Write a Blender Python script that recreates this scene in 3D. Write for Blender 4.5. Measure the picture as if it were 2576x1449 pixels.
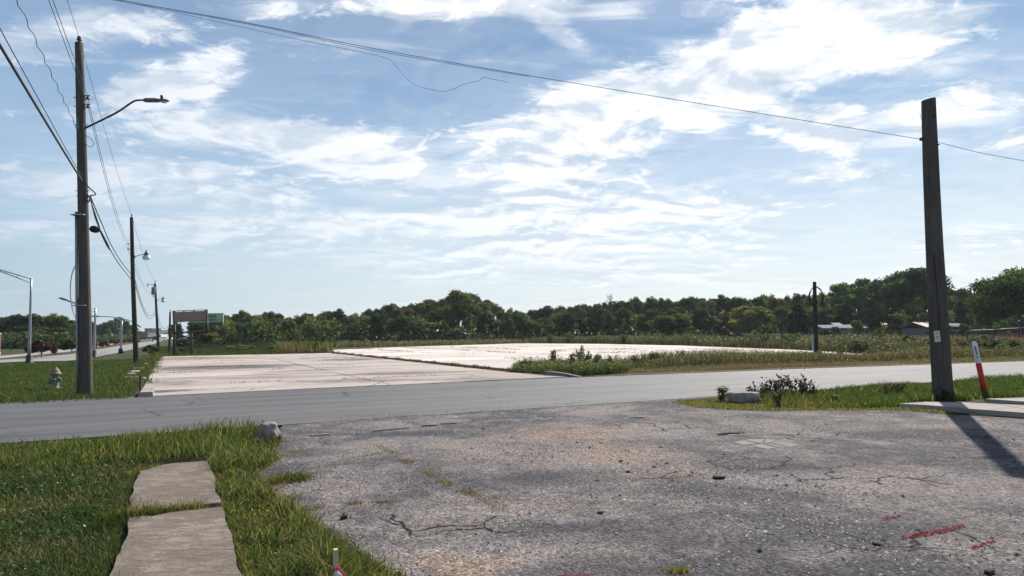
import bpy, bmesh, math, random
import numpy as np
from mathutils import Vector, Matrix, noise
from mathutils.geometry import tessellate_polygon

R_ = math.radians
for o in list(bpy.data.objects):
    bpy.data.objects.remove(o, do_unlink=True)
scene = bpy.context.scene
col = scene.collection
rng = np.random.default_rng(7)
random.seed(7)

# ------------------------------------------------------------------ camera
F_PX, EYE = 1700.0, 1.65                      # focal length for a 2576 px wide picture, eye height
CAM_M = Matrix.Rotation(R_(90 + 3.85), 3, 'X') @ Matrix.Rotation(R_(-0.49), 3, 'Z')
cam_d = bpy.data.cameras.new('camera')
cam_d.sensor_width = 36.0
cam_d.lens = 36.0 * F_PX / 2576.0
cam_d.clip_start = 0.05
cam_d.clip_end = 8000
cam = bpy.data.objects.new('camera', cam_d)
cam.matrix_world = Matrix.Translation((0, 0, EYE)) @ CAM_M.to_4x4()
col.objects.link(cam)
scene.camera = cam
scene.render.engine = 'CYCLES'
scene.render.resolution_x, scene.render.resolution_y = 1024, 576
scene.view_settings.view_transform = 'Standard'
scene.view_settings.look = 'None'
scene.view_settings.gamma = 1.0
scene.view_settings.exposure = 0.85
scene.cycles.max_bounces = 8
scene.cycles.transparent_max_bounces = 8

def ray(u, v):
    return CAM_M @ Vector(((u - 1288) / F_PX, -(v - 724.5) / F_PX, -1.0))
def G(u, v, z=0.0):                            # where a sight line meets the level ground
    d = ray(u, v); t = (z - EYE) / d.z
    return Vector((d.x * t, d.y * t, z))
def P(u, v, Y):                                # point on a sight line at distance Y down the view
    d = ray(u, v); t = Y / d.y
    return Vector((d.x * t, Y, EYE + d.z * t))
TH = R_(-26.8)                                 # the highway's bearing; the street runs square to it
EH = Vector((math.sin(TH), math.cos(TH), 0)); ES = Vector((math.cos(TH), -math.sin(TH), 0))
def SH(s, h, z=0.0):
    return ES * s + EH * h + Vector((0, 0, z))

# ------------------------------------------------------------------ sun and sky
SUN_AZ, SUN_EL = R_(28.0), R_(37.0)
SUN_DIR = Vector((math.sin(SUN_AZ) * math.cos(SUN_EL), math.cos(SUN_AZ) * math.cos(SUN_EL), math.sin(SUN_EL)))
sun_d = bpy.data.lights.new('sun', 'SUN')
sun_d.energy = 4.6
sun_d.angle = R_(0.6)
sun_d.color = (1.0, 0.94, 0.86)
sun = bpy.data.objects.new('sun', sun_d)
sun.rotation_euler = SUN_DIR.to_track_quat('Z', 'Y').to_euler()
sun.location = (0, 0, 60)
col.objects.link(sun)

def build_world():
    w = bpy.data.worlds.new('World'); scene.world = w; w.use_nodes = True
    nt = w.node_tree; N = nt.nodes; L = nt.links; N.clear()
    def nd(t, **k):
        n = N.new(t)
        for a, b in k.items(): setattr(n, a, b)
        return n
    def math_(op, a, b=None, c=None, clamp=False):
        n = nd('ShaderNodeMath', operation=op, use_clamp=clamp)
        for i, x in enumerate((a, b, c)):
            if x is None: continue
            if isinstance(x, (int, float)): n.inputs[i].default_value = x
            else: L.new(x, n.inputs[i])
        return n.outputs[0]
    out = nd('ShaderNodeOutputWorld'); bg = nd('ShaderNodeBackground')
    L.new(bg.outputs[0], out.inputs[0])
    sky = nd('ShaderNodeTexSky', sky_type='NISHITA', sun_disc=False)
    sky.sun_elevation, sky.sun_rotation = SUN_EL, SUN_AZ
    sky.altitude, sky.air_density, sky.dust_density, sky.ozone_density = 200, 1.0, 0.12, 2.2
    tc = nd('ShaderNodeTexCoord'); nrm = nd('ShaderNodeVectorMath', operation='NORMALIZE')
    L.new(tc.outputs['Generated'], nrm.inputs[0])
    sep = nd('ShaderNodeSeparateXYZ'); L.new(nrm.outputs[0], sep.inputs[0])
    x, y, z = sep.outputs
    ay = math_('MAXIMUM', math_('ABSOLUTE', y), 0.02)
    gu = math_('DIVIDE', x, ay); gv = math_('DIVIDE', z, ay)
    g = nd('ShaderNodeCombineXYZ'); L.new(gu, g.inputs[0]); L.new(gv, g.inputs[1])
    # cloud banks of the day: centre, half axes (in the 2576 picture), tilt, weight
    banks = [(1950, 150, 470, 150, 12, 1.15), (2180, 80, 330, 170, 8, 1.1), (1520, 265, 430, 95, 14, 1.15), (1420, 350, 360, 110, 4, 1.05), (1750, 300, 260, 60, 10, .8),
             (1330, 440, 300, 160, 0, 1.0), (1450, 560, 520, 110, 4, 1.0), (1390, 65, 160, 42, -38, .9), (1120, 5, 380, 50, 0, .95),
             (700, 25, 170, 50, -6, .7), (200, 90, 320, 80, 6, .78), (430, 205, 250, 70, 12, .78), (640, 345, 460, 85, -6, .82),
             (900, 400, 300, 90, -8, .95), (330, 460, 500, 95, -2, .88), (480, 575, 760, 60, 0, .82), (1050, 570, 620, 60, 3, .82),
             (1380, 645, 620, 80, 0, .8), (2060, 315, 230, 80, -8, .95), (2370, 285, 330, 75, 12, .9), (2540, 350, 120, 50, 5, .6),
             (2110, 432, 260, 34, 4, .75), (2470, 590, 260, 42, 7, .6), (1900, 600, 300, 25, 3, .35), (1700, 480, 260, 26, 10, .5),
             (1560, 20, 120, 35, 0, .55)]
    cov = None
    for (cx, cy, rx, ry, ang, wt) in banks:
        d = ray(cx, cy)
        m = nd('ShaderNodeMapping', vector_type='TEXTURE')
        m.inputs['Location'].default_value = (d.x / d.y, d.z / d.y, 0)
        m.inputs['Rotation'].default_value = (0, 0, R_(ang))
        m.inputs['Scale'].default_value = (rx / F_PX, ry / F_PX, 1)
        L.new(g.outputs[0], m.inputs['Vector'])
        ln = nd('ShaderNodeVectorMath', operation='LENGTH'); L.new(m.outputs[0], ln.inputs[0])
        mr = nd('ShaderNodeMapRange', interpolation_type='SMOOTHSTEP')
        mr.inputs['From Min'].default_value = 1.35; mr.inputs['From Max'].default_value = 0.15
        mr.inputs['To Min'].default_value = 0; mr.inputs['To Max'].default_value = wt
        L.new(ln.outputs['Value'], mr.inputs['Value'])
        cov = mr.outputs[0] if cov is None else math_('MAXIMUM', cov, mr.outputs[0])
    # break-up: noise on a flat cloud deck seen from below, streaked
    zc = math_('ADD', math_('MAXIMUM', z, 0.0), 0.16)
    q = nd('ShaderNodeCombineXYZ')
    L.new(math_('DIVIDE', x, zc), q.inputs[0]); L.new(math_('DIVIDE', y, zc), q.inputs[1])
    mp = nd('ShaderNodeMapping'); mp.inputs['Rotation'].default_value = (0, 0, R_(-18)); mp.inputs['Scale'].default_value = (1.0, 1.25, 1)
    L.new(q.outputs[0], mp.inputs['Vector'])
    def nz(scale, detail, rough, dist, vec=mp.outputs[0]):
        n = nd('ShaderNodeTexNoise', noise_dimensions='2D')
        n.inputs['Scale'].default_value = scale; n.inputs['Detail'].default_value = detail
        n.inputs['Roughness'].default_value = rough; n.inputs['Distortion'].default_value = dist
        L.new(vec, n.inputs['Vector']); return n.outputs['Fac']
    off = nd('ShaderNodeVectorMath', operation='ADD'); L.new(mp.outputs[0], off.inputs[0]); off.inputs[1].default_value = (0.05, 0.09, 0)
    st = nd('ShaderNodeMapping'); st.inputs['Rotation'].default_value = (0, 0, R_(-12)); st.inputs['Scale'].default_value = (5.0, 26.0, 1); L.new(g.outputs[0], st.inputs['Vector'])
    n1 = nz(2.1, 10, 0.64, 0.3); n1b = nz(2.1, 4, 0.6, 0.3, off.outputs[0]); n2 = nz(8.0, 8, 0.62, 0.7); n4 = nz(1.0, 6, 0.6, 0.6, st.outputs[0])
    dens = math_('ADD', math_('MULTIPLY', cov, 0.60), math_('MULTIPLY', math_('SUBTRACT', n1, .5), 1.35))
    dens = math_('ADD', dens, math_('MULTIPLY', math_('SUBTRACT', n2, .5), 0.95))
    dens = math_('ADD', dens, math_('MULTIPLY', math_('SUBTRACT', n4, .5), 0.40))
    mask = nd('ShaderNodeMapRange', interpolation_type='SMOOTHSTEP')
    mask.inputs['From Min'].default_value = 0.12; mask.inputs['From Max'].default_value = 0.54
    L.new(dens, mask.inputs['Value'])
    veil = nd('ShaderNodeMapRange', interpolation_type='SMOOTHSTEP'); veil.inputs['From Min'].default_value = 0.02; veil.inputs['From Max'].default_value = 0.62; veil.inputs['To Min'].default_value = 0.16; veil.inputs['To Max'].default_value = 0.66
    L.new(math_('ADD', math_('MULTIPLY', cov, 0.62), math_('MULTIPLY', math_('SUBTRACT', n4, .5), 1.5)), veil.inputs['Value'])
    cloud = math_('MAXIMUM', mask.outputs[0], veil.outputs[0])
    # how strongly the cloud is lit: brighter towards the sun
    dp = nd('ShaderNodeVectorMath', operation='DOT_PRODUCT'); dp.inputs[1].default_value = SUN_DIR
    L.new(nrm.outputs[0], dp.inputs[0])
    near = nd('ShaderNodeMapRange'); near.inputs['From Min'].default_value = 0.38; near.inputs['From Max'].default_value = 0.86
    L.new(dp.outputs['Value'], near.inputs['Value'])
    thick = nd('ShaderNodeMapRange'); thick.inputs['From Min'].default_value = -0.02; thick.inputs['From Max'].default_value = 0.13
    L.new(math_('ADD', math_('SUBTRACT', n1b, n1), math_('MULTIPLY', dens, 0.06)), thick.inputs['Value'])
    litc = nd('ShaderNodeMix', data_type='RGBA'); litc.inputs[6].default_value = (0.38, 0.425, 0.495, 1); litc.inputs[7].default_value = (0.66, 0.66, 0.655, 1)
    L.new(near.outputs[0], litc.inputs[0])
    shade = nd('ShaderNodeMix', data_type='RGBA'); shade.inputs[7].default_value = (0.34, 0.395, 0.465, 1)
    L.new(math_('MULTIPLY', thick.outputs[0], 0.85), shade.inputs[0]); L.new(litc.outputs[2], shade.inputs[6])
    skys = nd('ShaderNodeMix', data_type='RGBA', blend_type='MULTIPLY'); skys.inputs[0].default_value = 1.0
    k = 0.078
    skys.inputs[7].default_value = (k * .86, k * .965, k * .95, 1); 
    even = nd('ShaderNodeMix', data_type='RGBA', blend_type='MULTIPLY'); even.inputs[7].default_value = (.60, .65, .69, 1)
    L.new(near.outputs[0], even.inputs[0]); L.new(sky.outputs[0], even.inputs[6]); L.new(even.outputs[2], skys.inputs[6])
    # pale haze low over the horizon, all round
    hz = nd('ShaderNodeMapRange', interpolation_type='SMOOTHSTEP'); hz.inputs['From Min'].default_value = 0.40; hz.inputs['From Max'].default_value = -0.04
    L.new(z, hz.inputs['Value'])
    hc = nd('ShaderNodeMix', data_type='RGBA'); hc.inputs[6].default_value = (0.215, 0.28, 0.345, 1); hc.inputs[7].default_value = (0.50, 0.51, 0.515, 1)
    L.new(near.outputs[0], hc.inputs[0])
    skyh = nd('ShaderNodeMix', data_type='RGBA'); L.new(math_('MULTIPLY', hz.outputs[0], 0.92), skyh.inputs[0]); L.new(skys.outputs[2], skyh.inputs[6]); L.new(hc.outputs[2], skyh.inputs[7])
    mixc = nd('ShaderNodeMix', data_type='RGBA')
    fade = math_('SUBTRACT', 0.97, math_('MULTIPLY', hz.outputs[0], 0.35))
    L.new(math_('MULTIPLY', cloud, fade), mixc.inputs[0]); L.new(skyh.outputs[2], mixc.inputs[6]); L.new(shade.outputs[2], mixc.inputs[7])
    L.new(mixc.outputs[2], bg.inputs['Color']); bg.inputs['Strength'].default_value = 1.0
build_world()

# ------------------------------------------------------------------ object helpers
def tag(o, label=None, cat=None, group=None, kind=None):
    if label: o['label'] = label
    if cat: o['category'] = cat
    if group: o['group'] = group
    if kind: o['kind'] = kind
    return o
def empty(name, loc, label=None, cat=None, group=None):
    o = bpy.data.objects.new(name, None); o.location = loc; o.empty_display_size = 0.2
    col.objects.link(o); return tag(o, label, cat, group)
def link(name, me, mat=None, parent=None, loc=(0, 0, 0)):
    o = bpy.data.objects.new(name, me); o.location = loc
    if mat is not None and not me.materials: me.materials.append(mat)
    o.parent = parent; col.objects.link(o); return o
def copy_tree(o, parent=None):
    c = o.copy(); col.objects.link(c); c.parent = parent
    for ch in o.children: copy_tree(ch, c)
    return c

class MB:
    """collects tubes, boxes, lathes in world space; build() links them as one mesh"""
    def __init__(s): s.v = []; s.f = []; s.smooth = []
    def add(s, vs, fs, smooth=False):
        b = len(s.v); s.v += [Vector(p) for p in vs]
        for f in fs: s.f.append([b + i for i in f]); s.smooth.append(smooth)
    def tube(s, pts, r, seg=10, cap=True):
        pts = [Vector(p) for p in pts]; n = len(pts)
        rs = [r] * n if isinstance(r, (int, float)) else list(r)
        vs = []; prev = None
        for i, p in enumerate(pts):
            t = (pts[min(i + 1, n - 1)] - pts[max(i - 1, 0)]).normalized()
            if prev is None:
                a = t.cross(Vector((0, 0, 1)) if abs(t.z) < .9 else Vector((1, 0, 0))).normalized()
            else:
                a = (prev - t * prev.dot(t)); a = a.normalized() if a.length > 1e-6 else t.orthogonal().normalized()
            prev = a; b = t.cross(a)
            for k in range(seg):
                w = 2 * math.pi * k / seg
                vs.append(p + (a * math.cos(w) + b * math.sin(w)) * rs[i])
        fs = []
        for i in range(n - 1):
            for k in range(seg):
                k2 = (k + 1) % seg
                fs.append([i * seg + k, i * seg + k2, (i + 1) * seg + k2, (i + 1) * seg + k])
        s.add(vs, fs, True)
        if cap:
            b = len(s.v) - len(vs)
            s.f.append([b + k for k in reversed(range(seg))]); s.smooth.append(False)
            s.f.append([b + (n - 1) * seg + k for k in range(seg)]); s.smooth.append(False)
        return s
    def box(s, c, size, rz=0.0, ax=None, inset=0.0):
        c = Vector(c); M = ax if ax is not None else Matrix.Rotation(rz, 3, 'Z')
        vs = []
        for k in (-.5, .5):
            i = inset if k > 0 else 0
            for (a, b) in ((-.5, -.5), (.5, -.5), (.5, .5), (-.5, .5)):
                vs.append(c + M @ Vector((a * size[0] - math.copysign(i, a), b * size[1] - math.copysign(i, b), k * size[2])))
        s.add(vs, [[3, 2, 1, 0], [4, 5, 6, 7], [0, 1, 5, 4], [1, 2, 6, 5], [2, 3, 7, 6], [3, 0, 4, 7]])
        return s
    def lathe(s, base, prof, seg=18, axis=(0, 0, 1)):
        base = Vector(base); t = Vector(axis).normalized(); a = t.orthogonal().normalized(); b = t.cross(a)
        vs = []
        for (r, h) in prof:
            for k in range(seg):
                w = 2 * math.pi * k / seg
                vs.append(base + t * h + (a * math.cos(w) + b * math.sin(w)) * max(r, 1e-4))
        fs = [[i * seg + k, i * seg + (k + 1) % seg, (i + 1) * seg + (k + 1) % seg, (i + 1) * seg + k]
              for i in range(len(prof) - 1) for k in range(seg)]
        s.add(vs, fs, True); return s
    def prism(s, poly, d0, d1, M, o):
        """polygon in local (x,z) pushed from y=d0 to y=d1, placed by matrix M and origin o"""
        n = len(poly)
        vs = [Vector(o) + M @ Vector((p[0], d0, p[1])) for p in poly] + [Vector(o) + M @ Vector((p[0], d1, p[1])) for p in poly]
        s.add(vs, [list(range(n)), [2 * n - 1 - i for i in range(n)]] + [[(i + 1) % n, i, n + i, n + (i + 1) % n] for i in range(n)])
        return s
    def build(s, name, mat, parent=None, origin=None):
        o = Vector(parent_loc(parent)) if parent is not None else Vector(origin if origin is not None else (0, 0, 0))
        me = bpy.data.meshes.new(name)
        me.from_pydata([tuple(p - o) for p in s.v], [], s.f)
        me.polygons.foreach_set('use_smooth', s.smooth); me.update()
        return link(name, me, mat, parent, (0, 0, 0) if parent is not None else tuple(o))
def parent_loc(p):
    l = Vector((0, 0, 0))
    while p is not None: l = l + Vector(p.location); p = p.parent
    return l

def np_mesh(name, verts, loops, sizes, colr=None, smooth=False):
    me = bpy.data.meshes.new(name)
    me.vertices.add(len(verts)); me.vertices.foreach_set('co', np.ascontiguousarray(verts, np.float32).ravel())
    me.loops.add(len(loops)); me.loops.foreach_set('vertex_index', np.ascontiguousarray(loops, np.int32))
    me.polygons.add(len(sizes)); st = np.zeros(len(sizes), np.int32); st[1:] = np.cumsum(sizes)[:-1]
    me.polygons.foreach_set('loop_start', st)
    if smooth: me.polygons.foreach_set('use_smooth', np.ones(len(sizes), bool))
    if colr is not None:
        a = me.color_attributes.new('Col', 'FLOAT_COLOR', 'POINT')
        c4 = np.ones((len(verts), 4), np.float32); c4[:, :3] = colr
        a.data.foreach_set('color', c4.ravel())
    me.update(calc_edges=True); return me

def unit(a): return a / np.maximum(np.linalg.norm(a, axis=1, keepdims=True), 1e-9)
def leaf_arrays(C, Nrm, size, colr, asp=0.62, r=None):
    """one pointed leaf (4 corners) per centre"""
    r = r or rng; n = len(C); t = unit(np.cross(Nrm, unit(r.normal(size=(n, 3))))); b = np.cross(Nrm, t)
    sz = np.asarray(size).reshape(-1, 1) * np.ones((n, 1))
    V = np.stack([C - t * sz, C + b * sz * asp, C + t * sz, C - b * sz * asp], 1).reshape(-1, 3)
    return V, np.arange(4 * n), np.full(n, 4), np.repeat(colr, 4, 0)
def blade_arrays(B, h, w, lean, colr, r=None):
    """grass blades: base pair, middle pair, tip"""
    r = r or rng; n = len(B); a = r.uniform(0, 2 * math.pi, n); sd = np.stack([np.cos(a), np.sin(a), np.zeros(n)], 1)
    a2 = r.uniform(0, 2 * math.pi, n); ld = np.stack([np.cos(a2), np.sin(a2), np.zeros(n)], 1) * np.asarray(lean).reshape(-1, 1)
    h = np.asarray(h).reshape(-1, 1); w = np.asarray(w).reshape(-1, 1); up = np.array([[0, 0, 1.]])
    m = B + up * h * .58 + ld * h * .35; t = B + up * h + ld * h
    V = np.stack([B - sd * w, B + sd * w, m + sd * w * .75, m - sd * w * .75, t], 1).reshape(-1, 3)
    i = np.arange(n) * 5
    lp = np.stack([i, i + 1, i + 2, i + 3, i + 3, i + 2, i + 4], 1).ravel()
    return V, lp, np.tile([4, 3], n), np.repeat(colr, 5, 0)
def join_arrays(parts):
    Vs, Ls, Ss, Cs = [], [], [], []; off = 0
    for V, lp, s, c in parts:
        Vs.append(V); Ls.append(lp + off); Ss.append(s); Cs.append(c); off += len(V)
    return np.concatenate(Vs), np.concatenate(Ls), np.concatenate(Ss), np.concatenate(Cs)
def inpoly(x, y, poly):
    c = np.zeros(len(x), bool); n = len(poly)
    for i in range(n):
        x1, y1 = poly[i][0], poly[i][1]; x2, y2 = poly[(i + 1) % n][0], poly[(i + 1) % n][1]
        if y1 == y2: continue
        k = ((y1 > y) != (y2 > y)) & (x < (x2 - x1) * (y - y1) / (y2 - y1) + x1); c ^= k
    return c
def scatter(poly, n, near=None, power=1.5, avoid=()):
    xs = [p[0] for p in poly]; ys = [p[1] for p in poly]; X = []; tot = 0
    for _ in range(60):
        x = rng.uniform(min(xs), max(xs), n); y = rng.uniform(min(ys), max(ys), n)
        k = inpoly(x, y, poly)
        if near: k &= rng.random(n) < np.minimum(1, (near / np.hypot(x, y))) ** power
        for a in avoid: k &= ~inpoly(x, y, a)
        X.append(np.stack([x[k], y[k]], 1)); tot += int(k.sum())
        if tot >= n: break
    return np.concatenate(X)[:n]
def fbm2(x, y, s, seed=0.0):
    return np.array([noise.fractal(Vector((a * s + seed, b * s - seed, seed * .7)), 0.9, 2.0, 4) for a, b in zip(x, y)])
def pick(cols, n, jit=0.18, p=None):
    c = np.array(cols)[rng.choice(len(cols), n, p=p)]
    return np.clip(c * (1 + rng.normal(0, jit, (n, 1))) * (1 + rng.normal(0, .05, (n, 3))), 0.004, 1)

def jag(pts, step, amp, seed=0):
    """subdivide a closed outline and roughen it"""
    out = []; n = len(pts)
    for i in range(n):
        a = Vector(pts[i][:2]); b = Vector(pts[(i + 1) % n][:2]); k = max(1, min(160, int((b - a).length / step)))
        nr = Vector((-(b - a).y, (b - a).x)).normalized() if (b - a).length > 0 else Vector((0, 0))
        for j in range(k):
            p = a.lerp(b, j / k)
            d = 0 if j == 0 else amp * noise.fractal(Vector((p.x * 1.3, p.y * 1.3, seed)), 0.8, 2.0, 3)
            out.append(p + nr * d)
    return out
def sheet(name, pts, z, mat, kind='structure', parent=None, thick=0.0):
    pts = [Vector((p[0], p[1], z)) for p in pts]
    tri = tessellate_polygon([pts])
    vs = [tuple(p) for p in pts]; fs = []
    for t in tri:
        a, b, c = (pts[i] for i in t)
        fs.append(list(t) if (b - a).cross(c - a).z > 0 else list(reversed(t)))
    if thick:
        n = len(vs); ar = sum(pts[i].x * pts[(i + 1) % n].y - pts[(i + 1) % n].x * pts[i].y for i in range(n))
        vs += [(p.x, p.y, z - thick) for p in pts]
        for i in range(n):
            j = (i + 1) % n
            fs.append([i, n + i, n + j, j] if ar > 0 else [j, n + j, n + i, i])
    me = bpy.data.meshes.new(name); me.from_pydata(vs, [], fs); me.update()
    o = link(name, me, mat, parent)
    if kind: o['kind'] = kind
    return o

# ------------------------------------------------------------------ materials
class NT:
    def __init__(s, name):
        s.m = bpy.data.materials.new(name); s.m.use_nodes = True
        s.t = s.m.node_tree; s.N = s.t.nodes; s.L = s.t.links
        s.b = s.N['Principled BSDF']; s.out = s.N['Material Output']
        s.tc = s.N.new('ShaderNodeTexCoord'); s.geo = s.N.new('ShaderNodeNewGeometry'); s.oi = s.N.new('ShaderNodeObjectInfo')
    def nd(s, t, **k):
        n = s.N.new(t)
        for a, b in k.items(): setattr(n, a, b)
        return n
    def put(s, sock, v):
        if isinstance(v, bpy.types.NodeSocket): s.L.new(v, sock)
        else: sock.default_value = v
    def map(s, vec, scale=(1, 1, 1), rot=(0, 0, 0), loc=(0, 0, 0)):
        n = s.nd('ShaderNodeMapping'); s.L.new(vec, n.inputs['Vector'])
        n.inputs['Scale'].default_value = scale; n.inputs['Rotation'].default_value = rot; n.inputs['Location'].default_value = loc
        return n.outputs[0]
    def noise(s, vec, scale, detail=4, rough=.55, dist=0.0):
        n = s.nd('ShaderNodeTexNoise'); s.L.new(vec, n.inputs['Vector'])
        n.inputs['Scale'].default_value = scale; n.inputs['Detail'].default_value = detail
        n.inputs['Roughness'].default_value = rough; n.inputs['Distortion'].default_value = dist
        return n.outputs['Fac']
    def voro(s, vec, scale, feature='F1', out='Distance', rnd=1.0):
        n = s.nd('ShaderNodeTexVoronoi', feature=feature); s.L.new(vec, n.inputs['Vector'])
        n.inputs['Scale'].default_value = scale; n.inputs['Randomness'].default_value = rnd
        return n.outputs[out]
    def rng(s, v, a, b, c=0.0, d=1.0, smooth=False):
        n = s.nd('ShaderNodeMapRange'); s.L.new(v, n.inputs['Value'])
        if smooth: n.interpolation_type = 'SMOOTHSTEP'
        for k, x in zip(('From Min', 'From Max', 'To Min', 'To Max'), (a, b, c, d)): n.inputs[k].default_value = x
        return n.outputs[0]
    def math(s, op, a, b=0.0, clamp=False):
        n = s.nd('ShaderNodeMath', operation=op, use_clamp=clamp); s.put(n.inputs[0], a); s.put(n.inputs[1], b); return n.outputs[0]
    def mix(s, f, a, b, mode='MIX'):
        n = s.nd('ShaderNodeMix', data_type='RGBA', blend_type=mode); s.put(n.inputs[0], f)
        s.put(n.inputs[6], a if isinstance(a, bpy.types.NodeSocket) else (*a, 1)); s.put(n.inputs[7], b if isinstance(b, bpy.types.NodeSocket) else (*b, 1))
        return n.outputs[2]
    def bump(s, h, strength=.4, dist=.02):
        n = s.nd('ShaderNodeBump'); s.L.new(h, n.inputs['Height']); n.inputs['Strength'].default_value = strength; n.inputs['Distance'].default_value = dist
        s.L.new(n.outputs[0], s.b.inputs['Normal'])
    def fin(s, colr, rough=.8, spec=.3, metal=0.0):
        s.put(s.b.inputs['Base Color'], colr if isinstance(colr, bpy.types.NodeSocket) else (*colr, 1))
        s.put(s.b.inputs['Roughness'], rough); s.b.inputs['Specular IOR Level'].default_value = spec; s.b.inputs['Metallic'].default_value = metal
        return s.m

def plain(name, c, rough=.7, spec=.3, metal=0.0, var=.25, scale=6.0):
    n = NT(name); v = n.noise(n.tc.outputs['Object'], scale, 5, .6)
    k = n.mix(n.rng(v, .3, .7), tuple(x * (1 - var) for x in c), tuple(min(1, x * (1 + var)) for x in c))
    return n.fin(k, rough, spec, metal)
def mat_wood(name, c0, c1):
    n = NT(name); p = n.tc.outputs['Object']
    st = n.noise(n.map(p, (9, 9, .35)), 2.2, 8, .7); lo = n.noise(p, .9, 4, .6); ck = n.noise(n.map(p, (26, 26, .3)), 1.0, 3, .5)
    k = n.mix(n.rng(st, .3, .7), c0, c1); k = n.mix(n.rng(lo, .35, .65, .45, 0), k, c0); k = n.mix(n.rng(ck, .69, .72, 0, .6), k, tuple(x * .35 for x in c0))
    n.bump(n.math('SUBTRACT', n.math('MULTIPLY', st, .6), n.math('MULTIPLY', n.rng(ck, .68, .72), 1.5)), .25, .012); return n.fin(k, .9, .1)
def mat_leaf(name, trans=.45, gain=1.0, hue=.03, tint=(1.5, 1.45, .7)):
    n = NT(name); n.N.remove(n.b)
    a = n.nd('ShaderNodeVertexColor', layer_name='Col')
    h = n.nd('ShaderNodeHueSaturation'); n.L.new(a.outputs[0], h.inputs['Color'])
    n.L.new(n.rng(n.oi.outputs['Random'], 0, 1, .5 - hue, .5 + hue), h.inputs['Hue'])
    rv = n.math('FRACT', n.math('MULTIPLY', n.oi.outputs['Random'], 7.31))
    n.L.new(n.rng(rv, 0, 1, .78 * gain, 1.25 * gain), h.inputs['Value']); h.inputs['Saturation'].default_value = 1.0
    d = n.nd('ShaderNodeBsdfDiffuse'); t = n.nd('ShaderNodeBsdfTranslucent'); g = n.nd('ShaderNodeBsdfGlossy')
    g.inputs['Roughness'].default_value = .5; g.inputs['Color'].default_value = (.8, .85, .8, 1)
    n.L.new(h.outputs[0], d.inputs[0])
    tcx = n.mix(1.0, h.outputs[0], tint, 'MULTIPLY'); n.L.new(tcx, t.inputs[0])
    m1 = n.nd('ShaderNodeMixShader'); m1.inputs[0].default_value = trans; n.L.new(d.outputs[0], m1.inputs[1]); n.L.new(t.outputs[0], m1.inputs[2])
    m2 = n.nd('ShaderNodeMixShader'); m2.inputs[0].default_value = .012; n.L.new(m1.outputs[0], m2.inputs[1]); n.L.new(g.outputs[0], m2.inputs[2])
    n.L.new(m2.outputs[0], n.out.inputs[0]); return n.m
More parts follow.
